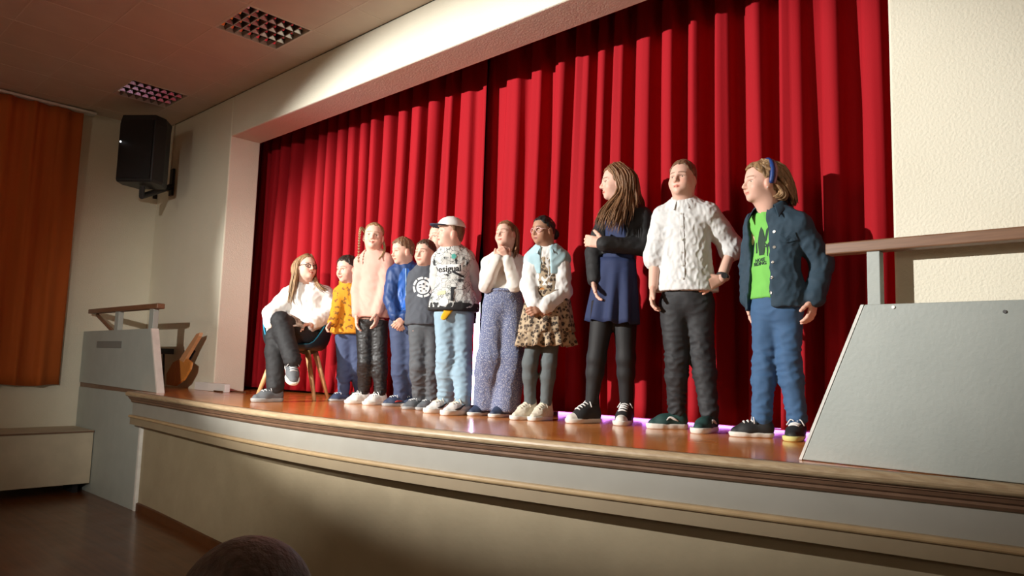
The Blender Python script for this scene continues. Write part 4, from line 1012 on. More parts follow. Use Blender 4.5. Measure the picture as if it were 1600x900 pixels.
# ================= girl in the navy dress and black cardigan
p = Person('person in navy dress and black cardigan with long wavy brown hair', (945, 662), SK_F, 1.02)
p.foot('L', (912, 661), 55); p.foot('R', (975, 663.5), 14)
p.joints(N=(972, 322, 0), P=(962, 445, 0), SL=(949, 343, -.06), SR=(1003, 340, .06), EL=(928, 395, -.03), WL=(929, 436, .05), ER=(1006, 386, .06), WR=(944, 381, .17), HL=(945, 470, 0), HR=(976, 470, 0), KL=(932, 560, .02), KR=(978, 560, .02))
p.head((962, 285, .02), 56, 80, -2, brow=(.08, .045, .03), smile=.2)
p.hand('R', p.pt(914, 375, .13), -p.n, p.up, 30); p.hand('L', p.pt(934, 460, .06), p.rt, p.fw, 25); p.body()
S_ = [p.J['A'+q] for q in 'LR']
p.trousers(c_tblack, (.080, .053, .036), g=.003, wr=None, name='tights', ankle=STAGE+.05, waist=p.pt(962, 470)[2])
for sd in 'LR': p.shoe(sd, r_black, r_white, high=True, laces=m_lace, toe=r_white)
p.top(c_navy, (962, 432, 0), 'dress_bodice', sleeves=(), g=.012, neck=.085, drop=.03, wr=(0.0021, 69, (1, 1, .6)), fat=.86, hipr=.11)
p.skirt('dress_skirt', p.pt(964, 405), p.pt(956, 505), .125, .168, c_navy, folds=9, amp=.03, depth=.8)
def cardi(S):
    c = p.J['N']-p.rt*.02; up, rt, fw = p.up, p.rt, p.fw
    def cl(X, Y, Z):
        x = (X-c[0])*rt[0]+(Y-c[1])*rt[1]+(Z-c[2])*rt[2]; y = (X-c[0])*fw[0]+(Y-c[1])*fw[1]+(Z-c[2])*fw[2]; z = (X-c[0])*up[0]+(Y-c[1])*up[1]+(Z-c[2])*up[2]
        return np.where(z > -.23, np.minimum(np.clip(.075-.12*z, .05, .10)-np.abs(x), y-.0)*.9, -1)
    S.clip(cl)
def armless(S):
    cardi(S); 
    for sd in 'LR': p.arm(S, sd, .011, (.046, .042, .034), 1.0, .01)
p.top(c_black, (962, 398, 0), 'cardigan', g=.020, neck=.085, post=armless, wr=(0.0029, 92, (1, 1, .8)), fat=.9, seed=4)
Lp = p.Lp
p.haircap([(-.5, .0), (-.02, .06), (.07, .30), (.16, .62), (.26, .84), (.5, .88)], .05, h_brown, seed=6, locks=[
    ([[Lp(.2, .2, .9), Lp(.38, .06, .6), Lp(.40, -.02, .1), (944, 330, .15), (934, 354, .17)], [Lp(.15, .1, 1.0), Lp(.42, -.1, .6), Lp(.46, -.12, .1), (958, 330, .17), (948, 358, .18)], [Lp(.1, -.05, 1.02), Lp(.42, -.22, .6), Lp(.48, -.2, .1), (972, 332, .17), (966, 358, .17)], [Lp(.1, -.1, 1.02), Lp(.42, -.35, .6), Lp(.44, -.35, .1), (988, 322, .13), (985, 342, .14)], [Lp(.0, -.2, 1.0), Lp(.3, -.5, .6), Lp(.28, -.55, .1), (1000, 318, -.02), (1004, 338, -.10)], [Lp(-.1, -.2, 1.0), Lp(-.2, -.52, .6), Lp(-.2, -.56, .1), (1000, 318, -.10), (1000, 345, -.12)]], 430, .0055, .015),
    ([[Lp(-.1, .25, .9), Lp(-.36, .1, .6), Lp(-.4, .05, .1), (938, 330, .04), (928, 352, .08)], [Lp(-.15, .1, 1.0), Lp(-.42, -.1, .6), Lp(-.42, -.1, .1), (946, 335, .02), (936, 348, .1)]], 90, .0052, .010)])
# bodice neckline shows skin; pendant light on the chest is left to the lamp

# ================= girl with glasses, light-blue vest and leopard skirt
p = Person('person in glasses, light-blue vest and leopard-print ruffled dress, hands clasped', (834, 656.5), SK_B, .83)
p.foot('L', (819, 655.5), 50); p.foot('R', (845, 657), 40)
p.joints(N=(854, 390, 0), P=(855, 468, 0), SL=(833, 406, -.01), SR=(877, 405, .01), EL=(826, 446, .02), WL=(835, 474, .12), ER=(880, 456, .03), WR=(852, 479, .13), HL=(843, 485, 0), HR=(866, 485, 0), KL=(828, 568, .02), KR=(858, 567, .02))
p.head((848, 360, .03), 46, 46, -2, lips=(.34, .11, .09), brow=(.02, .015, .012))
p.hand('L', p.pt(850, 488, .15), -p.fw, p.up, 30); p.hand('R', p.pt(830, 486, .17), -p.fw, p.up, 30); p.body()
p.trousers(c_tgrey, (.078, .052, .040), g=.003, wr=(0.0014, 92, (1, 1, 1)), name='tights', ankle=STAGE+.06, waist=p.pt(855, 480)[2])
for sd in 'LR': p.shoe(sd, r_cream, r_white, high=True, laces=r_cream, chunky=.5)
lm = leopard()
p.top(c_white, (855, 450, 0), 'blouse', g=.016, sl_r=(.054, .056, .050), neck=.062, wr=(0.0035, 92, (1, 1, .8)), seed=3)
p.top(lm, (855, 470, 0), 'dress_bodice', sleeves=(), g=.019, neck=.09, drop=.06, wr=(0.0021, 83, (1, 1, .7)), seed=7, hipr=.13)
p.skirt('skirt_tier', p.pt(856, 455), p.pt(853, 520), .135, .178, lm, folds=11, amp=.018, depth=.82)
p.skirt('skirt_ruffle', p.pt(853, 508), p.pt(852, 541), .165, .188, lm, folds=15, amp=.03, depth=.82, rows=8, seed=4)
def vest(S):
    c = p.J['N']; up, rt, fw = p.up, p.rt, p.fw
    S.clip(lambda X, Y, Z: np.minimum(.028-np.abs((X-c[0])*rt[0]+(Y-c[1])*rt[1]+(Z-c[2])*rt[2]), (X-c[0])*fw[0]+(Y-c[1])*fw[1]+(Z-c[2])*fw[2]))
p.top(c_lblue, (855, 430, 0), 'vest', sleeves=(), g=.027, neck=.075, post=vest, wr=(0.0021, 83, (1, 1, .7)), seed=8)
p.collar(c_lblue, h=.045, flare=.04, point=.05, gap=.45, r=.060)
p.decal('print', [disc(-.004, 0, .02, ry=.03)], 'dress_bodice', p.pt(848, 456, .1), mat('amber_print', (.5, .2, .04), .8))
p.glasses(mat('pink_clear_frame', (.75, .5, .5), .2, .2), .1, .012)
Lp = p.Lp
def bun(S): S.ell(Lp(0, -.58, .42), np.array([.19, .17, .2])*p.hh, p.R, .05*p.hh)
p.haircap([(-.6, -.2), (-.4, .12), (-.15, .22), (.0, .50), (.14, .66), (.27, .80), (.5, .86)], .02, h_black, rough=.012, seed=8, extra=bun, back=.0)
mb = MB(); mb.tube([Lp(.1*math.cos(a), -.47+.02*math.sin(a), .45+.12*math.sin(a)) for a in np.linspace(0, 6.28, 17)], .03*p.hh, 6); mb.obj('hair_tie', mat('hair_tie', (.03, .02, .03), .7), p.root, smooth=True)

# ================= girl in wide printed trousers, hands under the chin
p = Person('person in cream top and wide blue-and-white printed trousers, hands under the chin', (768, 651.2), SK_F, .84)
p.foot('L', (751, 649.2), 50); p.foot('R', (783, 651.7), 45)
p.joints(N=(789, 398, 0), P=(786, 468, 0), SL=(764, 413, .0), SR=(811, 412, .0), EL=(759, 447, .06), WL=(777, 406, .15), ER=(804, 446, .10), WR=(793, 407, .15), HL=(773, 482, 0), HR=(800, 482, 0), KL=(767, 560, .02), KR=(799, 561, .02))
p.head((790, 366, .05), 42, 38, 6, 5, eyes='closed', brow=(.2, .11, .06), smile=.5)
p.hand('L', p.pt(786, 391, .13), -p.fw+p.rt*.3, p.up, 35, size=.95); p.hand('R', p.pt(784, 391, .14), -p.fw-p.rt*.3, p.up, 35, size=.95); p.body()
p.trousers(wavy(), (.096, .098, .094), ankle=STAGE+.035, waist=p.pt(786, 452)[2], flare=.098, wr=(.006, 26, (1.3, 1.3, .25)), hipr=.15)
p.ring('waistband', p.pt(786, 455), .118, .092, .012, MATS['blue_white_print'])
for sd in 'LR': p.shoe(sd, r_navy, r_white)
p.top(c_cream, (786, 456, 0), 'top', g=.014, neck=.058, sl_r=(.046, .042, .036), wr=(0.0029, 92, (1, 1, .8)), seed=6, fat=.92, hipr=.12)
p.ring('neckband', p.J['N']+p.up*.012, .055, .052, .011, c_cream)
Lp = p.Lp
p.haircap([(-.5, .05), (-.1, .14), (.05, .48), (.16, .68), (.28, .80), (.5, .86)], .03, h_red, seed=12, locks=[
    ([[Lp(.1, .1, 1.0), Lp(.36, -.15, .7), Lp(.36, -.25, .2), Lp(.34, -.2, -.1), (803, 402, .10)], [Lp(0, -.2, 1.0), Lp(.2, -.5, .7), Lp(.2, -.5, .2), Lp(.2, -.45, -.15), Lp(.2, -.4, -.4)], [Lp(-.1, -.2, 1.0), Lp(-.3, -.4, .7), Lp(-.3, -.42, .2), Lp(-.28, -.4, -.1), Lp(-.25, -.36, -.3)]], 110, .008, .006)])

# ================= boy in white cap and printed sweatshirt
p = Person('person in white cap, black-and-white printed sweatshirt and light-blue jeans', (699, 646), SK_F, .87)
p.foot('L', (686, 645), 52, .235); p.foot('R', (713, 648.5), 52, .235)
p.joints(N=(706, 392, 0), P=(709, 478, 0), SL=(688, 406, -.01), SR=(728, 404, .0), EL=(684, 440, -.08), WL=(692, 468, -.10), ER=(739, 436, -.07), WR=(742, 468, -.12), HL=(697, 494, 0), HR=(722, 494, 0), KL=(697, 562, .02), KR=(722, 563, .02))
p.head((703, 364, .03), 48, 72, 6, brow=(.25, .16, .09))
p.hand('R', p.pt(742, 486, -.12), -p.rt, p.fw, 60); p.hand('L', p.pt(702, 476, -.12), p.fw, p.up, 30); p.body()
p.trousers(c_ljean, (.092, .070, .060), ankle=STAGE+.045, waist=p.pt(709, 482)[2], hipr=.14, wr=(.0060, 78, (.6, .6, 1.35)))
for sd in 'LR': p.shoe(sd, r_whiter, r_white, laces=r_cream, chunky=1, mark=(m_dark, [(.2, .17), (.06, .19), (-.08, .26), (-.28, .36)]))
def sleeve_only(S): pass
p.top(comic(), (709, 484, 0), 'sweatshirt', sleeves=(), g=.026, fat=1.15, neck=.062, wr=(0.0043, 69, (1, 1, .7)), seed=4, hipr=.15, key='sweat')
p.garment('sleeve', lambda S: (p.arm(S, 'R', .016, (.050, .047, .038), .96, .03)), p.bbox(['SR', 'ER', 'WR'], .1), c_grsl, seed=5)
p.garment('sleeve', lambda S: (p.arm(S, 'L', .016, (.050, .047, .038), .96, .03)), p.bbox(['SL', 'EL', 'WL'], .1), c_grsl, seed=6)
def band(S):
    p.torso(S, .029, .05, p.J['P']-UPV*.06, 1.15, 1, .15); S.below(p.pt(709, 474)[2]); S.above(p.pt(709, 487)[2])
p.garment('waistband', band, p.bbox(['P'], .24), c_black, wr=None)
p.ring('collar', p.J['N']+p.up*.02, .062, .058, .014, c_grsl)
# drawn shapes and the lettering across the chest
m_ink2 = mat('black_ink', (.015, .015, .018), .8); m_teal = mat('teal_ink', (.1, .45, .38), .8); m_wht = mat('white_ink', (.85, .86, .84), .8)
q = lambda x, y: p.pt(x, y, .1)
p.decal('print', [[(-.10, -.03), (.10, -.03), (.10, .034), (-.10, .034)]], 'sweat', q(700, 420), m_wht, off=.002)
p.text('lettering', 'Desigual', .062, 'sweat', q(697, 419.5), m_ink2, bold=.0015, off=.004)
p.decal('print', [disc(0, 0, .02, 5)], 'sweat', q(709, 400), m_teal, off=.004)
p.decal('print', [disc(0, 0, .034, ry=.03)], 'sweat', q(693, 472), m_wht, off=.003)
p.decal('print', [[(-.014, -.05), (.004, -.055), (.012, .03), (.03, .045), (-.01, .05)]], 'sweat', q(707, 459), m_ink2, off=.004)
p.decal('print', [[(-.05, .02), (-.02, .022), (.04, -.012), (.05, -.03), (.0, -.008)]], 'sweat', q(715, 428), m_ink2, off=.004)
p.decal('print', [[(-.03, .0), (.03, .006), (.03, -.02), (-.03, -.026)]], 'sweat', q(689, 455), mat('pale_yellow_ink', (.75, .68, .35), .8), off=.004)
p.garment('shirt_tail', lambda S: (S.cone(p.pt(700, 484, .105), p.pt(692, 496, .105), .026, .018, .01, (p.fw, .22)), S.cone(p.pt(706, 482, .105), p.pt(694, 496, .105), .018, .018, .01, (p.fw, .22))), p.bbox(['P'], .3), cloth('yellow_cotton', (.78, .45, .01), .8), h=.006, wr=None)
Lp = p.Lp
p.haircap([(-.5, .16), (-.2, .24), (-.06, .44), (.05, .6), (.3, .9)], .03, h_lbrown, seed=5)
def capf(S):
    S.ell(Lp(0, -.04, .70), np.array([.395, .475, .36])*p.hh, p.R, .01); C, R, hh = p.C, p.R, p.hh
    S.clip(lambda X, Y, Z: (.70-.12*((X-C[0])*R[0, 1]+(Y-C[1])*R[1, 1]+(Z-C[2])*R[2, 1])/hh-.0-(((X-C[0])*R[0, 2]+(Y-C[1])*R[1, 2]+(Z-C[2])*R[2, 2])/hh+.5))*hh)
p.garment('cap', capf, (p.C-.16, p.C+.2), c_white, h=.005, wr=(0.0007, 69, (1, 1, 1)))
mb = MB(); V = []; nn_ = 13
for t_ in (0, 1):
    for i, a in enumerate(np.linspace(-1.05, 1.05, nn_)):
        for r_ in (0, 1):
            x = .36*math.sin(a); y = .40*math.cos(a)*.95+r_*(.34*math.cos(a)**.6); V.append(Lp(x*(1-.06*r_), y, .725-.05*r_-.10*x*x*2-t_*.028))
F = []
for i in range(nn_-1):
    F += [(2*i, 2*i+1, 2*i+3, 2*i+2), (2*nn_+2*i, 2*nn_+2*i+2, 2*nn_+2*i+3, 2*nn_+2*i+1), (2*i+1, 2*nn_+2*i+1, 2*nn_+2*i+3, 2*i+3), (2*i, 2*i+2, 2*nn_+2*i+2, 2*nn_+2*i)]
mb.add(V, F+[(0, 2*nn_, 2*nn_+1, 1), (2*nn_-2, 2*nn_-1, 4*nn_-1, 4*nn_-2)]); mb.obj('cap_brim', cloth('dark_brim', (.02, .03, .06), .7), p.root, smooth=True)
mb = MB(); mb.tube([Lp(0, -.04, 1.055), Lp(0, -.04, 1.075)], .03*p.hh, 10); mb.obj('cap_button', c_white, p.root, smooth=True)
mic = empty('microphone', p.pt(743, 478, -.10)); tag(mic, 'black microphone held behind by the person in the white cap', 'microphone')
mb = MB(); a = p.pt(743, 476, -.14); b_ = p.pt(741, 506, -.15); mb.tube([a, a*.3+b_*.7, b_], [.014, .013, .012], 10); mb.obj('handle', m_dark, mic, smooth=True)
mb = MB(); mb.tube(curve_pts([a+UPV*.045, a+UPV*.03, a, a-UPV*.01], 8), [.008, .018, .022, .024, .023, .02, .016, .014], 12); mb.obj('grille', mat('mic_mesh', (.05, .05, .05), .4, .8, bump=(600, .5)), mic, smooth=True)

# ================= child half hidden behind the cap boy
p = Person('fair-skinned person in pale blue, almost hidden behind the person in the white cap', (696, 638), SK_F, .84)
p.foot('L', (690, 637), 50); p.foot('R', (704, 639), 45)
p.joints(N=(693, 397, 0), P=(700, 480, 0), SL=(687, 411, .0), SR=(713, 410, .0), EL=(690, 448, -.03), WL=(694, 485, -.02), ER=(716, 448, -.05), WR=(712, 480, .0), HL=(687, 495, 0), HR=(707, 495, 0), KL=(686, 562, .02), KR=(702, 563, .02))
p.head((687, 371, .04), 46, 52, 0, brow=(.3, .18, .1))
p.hand('L', p.pt(694, 505, -.01), p.rt, p.fw, 25); p.hand('R', p.pt(710, 498, .02), -p.rt, p.fw, 25); p.body()
p.trousers(c_paleb, (.088, .066, .056), ankle=STAGE+.05, waist=p.pt(690, 488)[2])
for sd in 'LR': p.shoe(sd, r_grey, r_white)
p.top(c_paleb, (690, 540, 0), 'shirt', g=.012, seed=7, hipr=.14)
p.haircap(BOY, .025, h_lbrown, seed=14)

# ================= boy in the dark grey sweatshirt with round emblem
p = Person('person in dark grey sweatshirt with round white emblem and grey jeans', (657, 640.5), SK_M, .77)
p.foot('L', (647, 639.5), 60); p.foot('R', (668, 640.5), 58)
p.joints(N=(664, 419, 0), P=(663, 502, 0), SL=(648, 434, -.01), SR=(681, 432, .01), EL=(643, 470, -.01), WL=(643, 502, .0), ER=(683, 468, -.03), WR=(681, 498, -.03), HL=(653, 515, 0), HR=(674, 515, 0), KL=(653, 572, .02), KR=(675, 572, .02))
p.head((664, 395, .03), 42, 36, 0, brow=(.08, .05, .03), smile=.3)
p.hand('L', p.pt(643, 518, .0), p.rt, p.fw, 25); p.hand('R', p.pt(681, 515, -.03), -p.rt, p.fw, 25); p.body()
p.trousers(c_greyj, (.088, .066, .058), ankle=STAGE+.05, waist=p.pt(663, 506)[2], wr=(.0060, 78, (.6, .6, 1.35)))
for sd in 'LR': p.shoe(sd, r_grey, r_gsole, laces=m_lgrey)
p.top(c_dgrey, (663, 508, 0), 'sweatshirt', g=.020, seed=10, fat=1.05, hipr=.14, wr=(0.0035, 78, (1, 1, .8)), neck=.06)
p.ring('neckband', p.J['N']+p.up*.012, .056, .053, .011, c_dgrey)
e = p.pt(660, 448, .1); m_em = mat('emblem_white', (.72, .73, .72), .8)
p.decal('emblem', [disc(0, 0, .050, 22)], 'sweatshirt', e, m_em)
arc = lambda r0, r1, a0, a1: [(r1*math.cos(a), r1*math.sin(a)) for a in np.linspace(a0, a1, 10)]+[(r0*math.cos(a), r0*math.sin(a)) for a in np.linspace(a1, a0, 10)]
p.decal('emblem_ring', [arc(.060, .076, a, a+.62) for a in np.arange(-2.2, 3.2, .75)], 'sweatshirt', e, m_em)
p.decal('emblem_mark', [[(-.034, .010), (-.012, .016), (-.012, .024), (-.030, .020)], [(-.004, .018), (.010, .014), (.012, .030), (.0, .032)], [(.018, .004), (.036, .0), (.034, .012), (.020, .016)], [(-.036, -.004), (-.020, -.008), (-.006, -.002), (-.018, .004)], [(.0, -.010), (.012, -.006), (.016, -.016), (.004, -.020)], [(-.028, -.024), (-.014, -.020), (-.010, -.032), (-.020, -.034)], [(.012, -.028), (.030, -.020), (.026, -.034)]], 'sweatshirt', e, c_dgrey, off=.004)
p.haircap(BOY, .026, h_short, rough=.014, seed=15)

# ================= boy in the blue zip jacket
p = Person('person in bright blue zip jacket and navy trousers, hands folded, looking down', (628, 635), SK_M, .84)
p.foot('L', (617, 634.5), 66); p.foot('R', (641, 634.5), 60)
p.joints(N=(632, 414, 0), P=(633, 495, 0), SL=(616, 428, .01), SR=(652, 426, -.01), EL=(609, 466, .04), WL=(617, 494, .13), ER=(644, 470, .06), WR=(633, 494, .14), HL=(623, 508, 0), HR=(644, 508, 0), KL=(625, 568, .02), KR=(643, 568, .02))
p.head((628, 392, .05), 41, 58, -8, brow=(.14, .08, .05))
p.hand('L', p.pt(628, 517, .15), -p.fw, p.up, 30); p.hand('R', p.pt(617, 511, .17), -p.fw, p.up, 30); p.body()
p.trousers(c_navyt, (.086, .068, .060), ankle=STAGE+.05, waist=p.pt(633, 500)[2], wr=(0.0045, 64, (.75, .75, 1.2)))
for sd in 'LR': p.shoe(sd, r_navy, r_gsole, laces=m_lgrey, mark=(r_red, [(.1, .17), (-.05, .2), (-.2, .2)]))
p.top(c_blue, (633, 490, 0), 'jacket', g=.020, seed=11, neck=.060, wr=(0.0043, 78, (1, 1, .8)), sl_r=(.050, .046, .036))
p.ring('collar', p.J['N']+p.up*.03, .054, .052, .017, c_blue); p.ring('collar_edge', p.J['N']+p.up*.05, .052, .05, .006, mat('pale_blue_trim', (.2, .4, .7), .7))
p.decal('zip', [[(-.004, -.16), (.004, -.16), (.004, .17), (-.004, .17)]], 'jacket', p.J['N']*.5+p.J['P']*.5, mat('zip_light', (.25, .45, .75), .4), off=.004)
for sg in (-1, 1): p.decal('jacket_panel', [[(sg*.006, -.17), (sg*.05, -.16), (sg*.065, .02), (sg*.05, .12), (sg*.02, .17), (sg*.006, .17)]], 'jacket', p.J['N']*.5+p.J['P']*.5, mat('bright_blue_panel', (.012, .10, .42), .5), off=.002)
d = nrm(p.J['WL']-p.J['EL']); a1 = nrm(np.cross(d, p.up)); p.ring('wristband', p.J['WL']+d*.005, .03, .028, .008, m_dark, axes=(a1, np.cross(d, a1), d))
d = nrm(p.J['WR']-p.J['ER']); a1 = nrm(np.cross(d, p.up)); p.ring('wristband', p.J['WR']+d*.008, .03, .028, .005, mat('yellow_band', (.6, .65, .1), .6), axes=(a1, np.cross(d, a1), d))
p.haircap(BOY, .03, h_lbrown, rough=.016, seed=16, top=.02)

# ================= girl in pale pink jumper with a braid
p = Person('person in pale pink jumper and black leggings with a long blond braid', (572, 632), SK_F, .90)
p.foot('L', (559, 630.5), 58); p.foot('R', (586, 632.5), 52)
p.joints(N=(584, 396, 0), P=(580, 485, 0), SL=(565, 410, -.03), SR=(604, 407, .04), EL=(558, 455, -.02), WL=(558, 490, .05), ER=(601, 452, .07), WR=(590, 487, .12), HL=(570, 505, 0), HR=(592, 505, 0), KL=(571, 566, .02), KR=(593, 566, .02))
p.head((584, 369, .04), 43, 6, 3, -3, brow=(.3, .18, .1), smile=.8)
p.hand('L', p.pt(558, 517, .06), p.rt, p.fw, 22); p.hand('R', p.pt(587, 511, .14), -p.rt, p.fw, 22); p.body()
p.trousers(c_leather, (.080, .060, .048), ankle=STAGE+.05, waist=p.pt(580, 500)[2], wr=(0.0043, 112, (.5, .5, 1.8)))
for sd in 'LR': p.shoe(sd, r_whiter, r_white, laces=m_lace, chunky=.4)
p.top(c_pink, (580, 496, 0), 'jumper', g=.018, seed=12, neck=.06, fat=1.02, wr=(0.0029, 78, (1, 1, .8)))
p.ring('neckband', p.J['N']+p.up*.012, .056, .053, .010, c_pink)
Lp = p.Lp
p.haircap([(-.5, .15), (-.1, .2), (.03, .5), (.14, .70), (.26, .84), (.5, .88)], .025, h_blond, seed=17, rough=.01)
def braid(P, r, name):
    Q = curve_pts(P, 22); add = MB()
    for i in range(21):
        a = Q[i]; b_ = Q[i+1]; t_ = nrm(b_-a); sd_ = nrm(np.cross(t_, p.n)); k = 1-.5*i/21
        for sg in (-1, 1): add.tube(curve_pts([a+sd_*sg*r*.75*k-t_*r*.5, a+sd_*sg*r*.5*k+p.n*r*.4+t_*r*.3, a-sd_*sg*r*.2+t_*r*1.4], 5), [.5*r*k, .75*r*k, .8*r*k, .6*r*k, .3*r*k], 6)
    add.obj(name, h_blond, p.root, smooth=True)
braid([Lp(-.3, -.15, .62), p.pt(564, 357, .05), p.pt(561, 380, .06), p.pt(560, 412, .07)], .011, 'braid')
braid([Lp(.32, -.1, .45), p.pt(601, 388, .04), p.pt(598, 398, .09), p.pt(592, 405, .12)], .010, 'braid')

# ================= small boy in the mustard hoodie
p = Person('small person in mustard printed hoodie and navy jeans beside the blue chair', (541, 627.5), SK_M, .75)
p.foot('L', (529, 627), 62); p.foot('R', (556, 626), 52)
p.joints(N=(546, 444, 0), P=(545, 517, 0), SL=(532, 458, -.01), SR=(559, 456, .01), EL=(526, 488, .05), WL=(520, 503, .10), ER=(564, 490, -.04), WR=(562, 516, -.02), HL=(537, 530, 0), HR=(556, 530, 0), KL=(538, 577, .02), KR=(557, 577, .02))
p.head((542, 420, .05), 42, 46, -8, brow=(.05, .03, .02), smile=.9)
p.hand('L', p.pt(513, 510, .12), p.rt, p.fw, 40); p.hand('R', p.pt(562, 532, -.02), -p.rt, p.fw, 25); p.body()
p.trousers(c_navyt, (.088, .068, .058), ankle=STAGE+.05, waist=p.pt(545, 522)[2])
for sd in 'LR': p.shoe(sd, r_navy, r_gsole, laces=m_lgrey)
p.top(spotted_yellow(), (545, 521, 0), 'hoodie', g=.024, seed=13, neck=.058, fat=1.1, hipr=.15, sl_r=(.050, .046, .038))
p.garment('hood', lambda S: (S.cone(p.J['N']-p.fw*.05+p.rt*.05, p.J['N']-p.fw*.05-p.rt*.05, .04, .04, .03), S.cone(p.J['N']+p.rt*.06+p.up*.015, p.J['N']+p.fw*.055-p.up*.0, .022, .016, .03), S.cone(p.J['N']-p.rt*.06+p.up*.015, p.J['N']+p.fw*.055-p.up*.0, .022, .016, .03), S.cone(p.J['N']-p.fw*.05+p.rt*.05, p.J['N']+p.rt*.06+p.up*.015, .035, .022, .03), S.cone(p.J['N']-p.fw*.05-p.rt*.05, p.J['N']-p.rt*.06+p.up*.015, .035, .022, .03)), p.bbox(['N'], .2), MATS['mustard_hoodie'], h=.006)
p.ring('waistband', np.array([p.J['P'][0], p.J['P'][1], p.pt(545, 520)[2]]), .125, .096, .012, MATS['mustard_hoodie'])
p.haircap(BOY, .03, h_dark, rough=.014, seed=18)

# ================= blue tub chair and the seated person
cc = np.array([-5.80, 3.43, STAGE]); n0 = nrm([5.8, -3.43, 0]); lf = -np.cross(-n0, UPV); ya = math.radians(15); cf = nrm(n0*math.cos(ya)+lf*math.sin(ya)); cr_ = np.cross(cf, UPV)
ch = empty('tub_chair', cc); tag(ch, 'blue tub chair with wooden legs under the seated person', 'chair')
m_shell = mat('blue_shell', (.02, .30, .48), .4); m_lwood = mat('beech_leg', s2l(206, 160, 112), .45, noise=(7, .4, s2l(180, 128, 82), (10, 10, 1)))
V = []; NT, NR = 48, 14
for i in range(NR):
    t_ = i/(NR-1)
    for k in range(NT):
        a = 2*math.pi*k/NT; fr = math.cos(a)          # +1 = front
        hgt = .02+.25*np.interp(-fr, [-1, -.75, -.25, .3, 1], [0, .05, .92, 1.05, 1.45]); R_ = np.interp(abs(fr), [0, 1], [.29, .26])
        r_ = R_*(math.sin(min(t_*1.25, 1)*math.pi/2)*.86+.14*t_); z_ = .43+hgt*max(0, (t_-.45)/.55)**1.5+.02*t_*t_
        V.append(cc+cf*r_*fr+cr_*r_*math.sin(a)+UPV*z_)
F = np.array([(i*NT+k, i*NT+(k+1) % NT, (i+1)*NT+(k+1) % NT, (i+1)*NT+k) for i in range(NR-1) for k in range(NT)])
o = mesh_np('shell', V, F, m_shell, ch, mats=[m_shell, mat('dark_shell_back', (.012, .022, .03), .45)]); so = o.modifiers.new('solid', 'SOLIDIFY'); so.thickness = .014; so.offset = -1; so.material_offset = 1; so.material_offset_rim = 0
MB().tube([cc+UPV*.43-cr_*.14, cc+UPV*.43+cr_*.14], .025, 8).tube([cc+UPV*.43-cf*.14, cc+UPV*.43+cf*.14], .025, 8).obj('cross_frame', m_lwood, ch, smooth=False)
for sx in (-1, 1):
    for sy in (-1, 1):
        MB().tube([cc+cf*.13*sy+cr_*.13*sx+UPV*.43, cc+cf*.245*sy+cr_*.245*sx], [.026, .015], 12).obj('leg', m_lwood, ch, smooth=True)

p = Person('seated person with long hair and glasses in white shirt, legs crossed, on the blue chair', None, SK_F, 1.05, base=cc, group='people on the stage')
p.foot('L', (418, 628), 62, .27)
fp = p.pt(455, 588, .66); fd = nrm(p.n*.75+p.right*.15-UPV*.5); fu = nrm(UPV-fd*(UPV@fd)); p.J.update(FR=fp, fdR=fd, flR=.27); p.J['AR'] = fp-fd*.06+fu*.115
p.joints(N=(477, 447, .0), P=(481, 522, .0), SL=(452, 462, .03), SR=(508, 461, .0), EL=(424, 490, .08), WL=(424, 504, .26), ER=(518, 490, .05), WR=(486, 507, .24), HL=(470, 531, .06), HR=(493, 531, .06), KL=(430, 526, .44), KR=(438, 501, .46))
p.head((479, 418, .06), 40, -32, 10, -6, brow=(.2, .12, .06), smile=.8, jaw=1.1)
p.hand('R', p.pt(466, 508, .36), -UPV+p.n*.2, p.up, 30); p.hand('L', p.pt(424, 518, .32), p.rt, p.n, 35); p.body()
p.trousers(c_black, (.086, .064, .062), ankle=None, waist=None, wr=(0.0037, 82, (.75, .75, 1.2)), hipr=.14)
p.shoe('L', r_grey, r_gsole, laces=m_lgrey); p.shoe('R', r_grey, r_white, laces=m_lgrey, frame=(fd, fu))
p.top(c_white, (481, 523, 0), 'shirt', g=.024, seed=21, neck=.078, drop=.015, sl_r=(.056, .054, .046), fat=1.1, hipr=.15, wr=(0.0046, 64, (1, 1, .9)))
p.collar(c_white, r=.068, h=.055)
p.garment('cuff', lambda S: S.cone(p.pt(423, 500, .25), p.pt(420, 521, .26), .035, .022, .01, (p.n, .5)), (p.pt(423, 508, .25)-.12, p.pt(423, 508, .25)+.12), c_white, h=.006)
p.glasses(m_dark, .095, .013)
Lp = p.Lp
p.haircap([(-.5, .0), (-.1, .1), (.03, .46), (.14, .68), (.26, .86), (.5, .9)], .028, h_blond, seed=22, rough=.01, locks=[
    ([[Lp(-.05, .2, 1.0), Lp(-.36, .05, .7), Lp(-.4, .0, .3), (460, 452, .16), (456, 478, .18)], [Lp(-.1, .0, 1.02), Lp(-.4, -.15, .7), Lp(-.44, -.15, .3), (453, 450, .10), (450, 470, .13)], [Lp(-.05, -.2, 1.0), Lp(-.3, -.45, .7), Lp(-.3, -.5, .3), (466, 448, -.06), (462, 470, -.08)]], 110, .0075, .007),
    ([[Lp(.05, .2, 1.0), Lp(.36, .02, .7), Lp(.40, -.05, .3), (496, 446, .10), (507, 455, .12)], [Lp(.1, .0, 1.02), Lp(.4, -.2, .7), Lp(.42, -.25, .3), (500, 446, .04), (514, 452, .05)]], 60, .007, .008)])
bk_ = empty('booklet', p.pt(456, 502, .30)); tag(bk_, 'small open booklet held on the lap of the seated person', 'booklet')
def leaf(px, dd, name, m_):
    P = [p.pt(x, y, d_) for (x, y), d_ in zip(px, dd)]; nv = nrm(np.cross(P[1]-P[0], P[3]-P[0])); mb = MB(); mb.hexa(P+[q_-nv*.008 for q_ in P]); mb.obj(name, m_, bk_)
